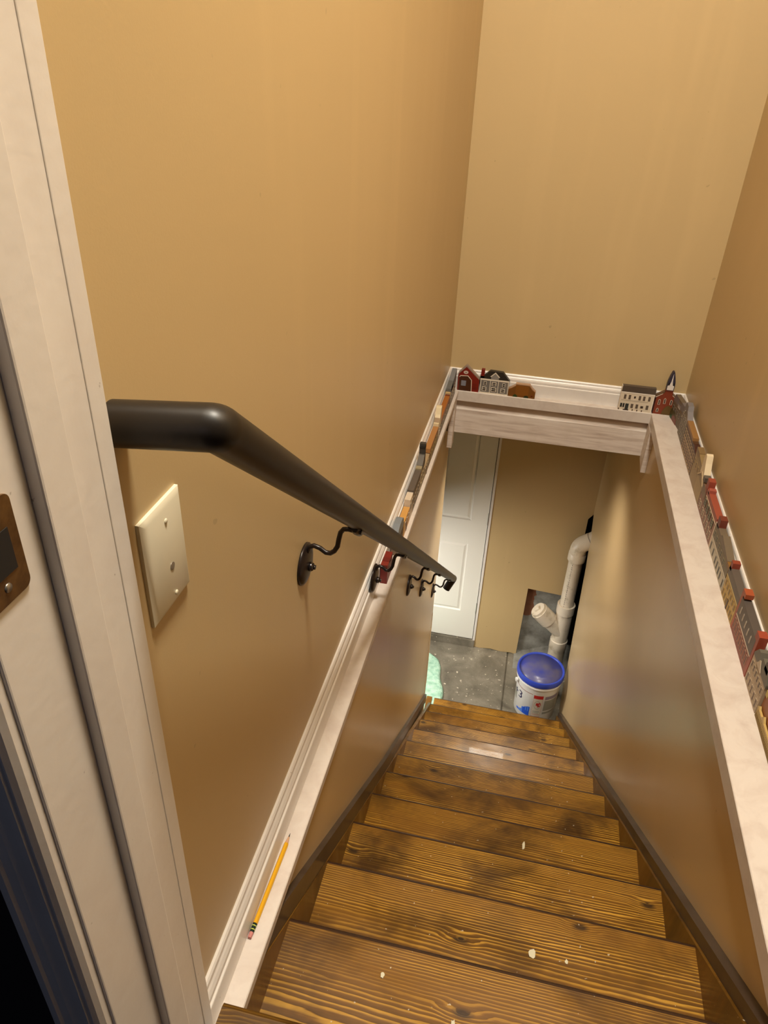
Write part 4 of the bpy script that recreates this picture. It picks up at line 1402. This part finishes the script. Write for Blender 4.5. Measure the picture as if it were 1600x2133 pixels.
gridwin(P, 0.008, 0.072, 0.012, 0.056, 3, 2, 0.011, 0.015, (190, 174, 140), DK)
lhouse('wooden house with tall dark grey chimney on the left ledge', 2.033, 2.110, [(0, 0), (0.076, 0), (0.076, 0.104), (0.056, 0.104), (0.020, 0.084), (0, 0.082)], (170, 148, 112), P)
P = [('roof', 'full', rect(0.0, 0.050, 0.180, 0.0645), (166, 116, 66)),
     ('lattice', 'lines', 0.006, 0.176, 0.006, 0.048, 14, (180, 150, 96), False)]
gridwin(P, 0.012, 0.166, 0.014, 0.042, 6, 1, 0.012, 0.026, (170, 140, 90), (44, 28, 18))
lhouse('long low wooden building with flat orange tan roof on the left ledge', 2.215, 2.398, rect(0, 0, 0.180, 0.063), (84, 56, 28), P)
P = [('siding', 'lines', 0.004, 0.096, 0.004, 0.046, 6, (120, 100, 74), True), ('door', 'flat', rect(0.044, 0.0, 0.054, 0.026), (90, 70, 52), 0.0004)]
gridwin(P, 0.010, 0.088, 0.024, 0.040, 4, 1, 0.010, 0.014, (206, 190, 160), DK)
lhouse('low pale beige wooden building on the left ledge beside the tall dark chimney', 2.112, 2.213, rect(0, 0, 0.101, 0.048), (158, 136, 104), P)
P = [('gable', 'full', [(0.0, 0.050), (0.0, 0.076), (0.022, 0.080), (0.034, 0.096), (0.044, 0.116), (0.050, 0.120), (0.062, 0.120), (0.066, 0.112), (0.066, 0.050)], (214, 196, 160)),
     ('window', 'win', 0.016, 0.020, 0.012, 0.020, WHITE, DK, 1, 2), ('window', 'win', 0.040, 0.020, 0.012, 0.020, WHITE, DK, 1, 2)]
lhouse('cream wooden building with bell shaped gable on the left ledge', 2.397, 2.463, [(0, 0), (0.066, 0), (0.066, 0.110), (0.048, 0.112), (0.030, 0.088), (0, 0.074)], (150, 128, 104), P)
P = [('roof', 'full', rect(0.0, 0.048, 0.215, 0.0655), (156, 92, 34)),
     ('red_band', 'full', rect(0.215, 0.046, 0.227, 0.0665), (104, 40, 20)),
     ('cream_edge', 'full', rect(0.227, 0.046, 0.240, 0.072), (186, 158, 112))]
gridwin(P, 0.010, 0.210, 0.012, 0.040, 5, 1, 0.012, 0.022, (190, 170, 140), DK)
lhouse('orange brown roofed wooden building on the left ledge before the blue one', 2.466, 2.706, rect(0, 0, 0.240, 0.064), (104, 84, 64), P)
P = [('roof', 'full', [(0.0, 0.068), (0.0, 0.082), (0.060, 0.094), (0.150, 0.108), (0.160, 0.108), (0.160, 0.068)], (116, 118, 122)),
     ('roof_step', 'full', [(-0.001, 0.068), (-0.001, 0.0828), (0.058, 0.0944), (0.058, 0.068)], (96, 96, 94))]
gridwin(P, 0.012, 0.148, 0.014, 0.056, 5, 2, 0.012, 0.016, (190, 180, 160), DK)
lhouse('blue grey roofed wooden building in the far left corner of the ledge', 2.712, 2.875, [(0, 0), (0.160, 0), (0.160, 0.106), (0.060, 0.092), (0, 0.080)], (112, 84, 60), P)

# ------------------------------------------------------------------ flecks of dried paint on the treads
M_CHIP = base_mat('dried_paint_fleck', (0.66, 0.62, 0.46), 0.6)[0]
CH = [(3, 0.197, 1.385 - 0.02 - 0.2415, 0.007, 'forked'), (5, 0.12, 1.60, 0.006, '')]
FK = [
    (4, 0.186, 1.352, 0.017, 'pale forked fleck of dried paint on a middle tread'),
    (2, 0.178, 0.842, 0.011, 'flat greenish fleck of dried paint below the knot on an upper tread'),
    (1, 0.036, 0.588, 0.015, 'long thin white paint fleck on the topmost tread'),
    (2, 0.246, 0.842, 0.006, 'small white paint crumb right of the knots on the second tread'),
    (1, -0.090, 0.640, 0.006, 'tiny white paint crumb near the left end of the topmost tread'),
]
for k, x, y, s, lab in FK:
    bm = bmesh.new()
    n = 11
    thin = 0.28 if s > 0.012 else 0.75
    P_ = []
    for i in range(n):
        a = 2 * math.pi * i / n
        r = s * (0.55 + 0.45 * random.random())
        P_.append((x + r * thin * math.cos(a), y + r * math.sin(a)))
    prism(bm, P_, 'z', nz(k) + 0.0001, nz(k) + 0.0016)
    o = bm_obj('paint_fleck', bm, M_CHIP, None, False, (x, y, nz(k)))
    tag(o, lab, 'paint fleck', 'paint flecks on the treads')
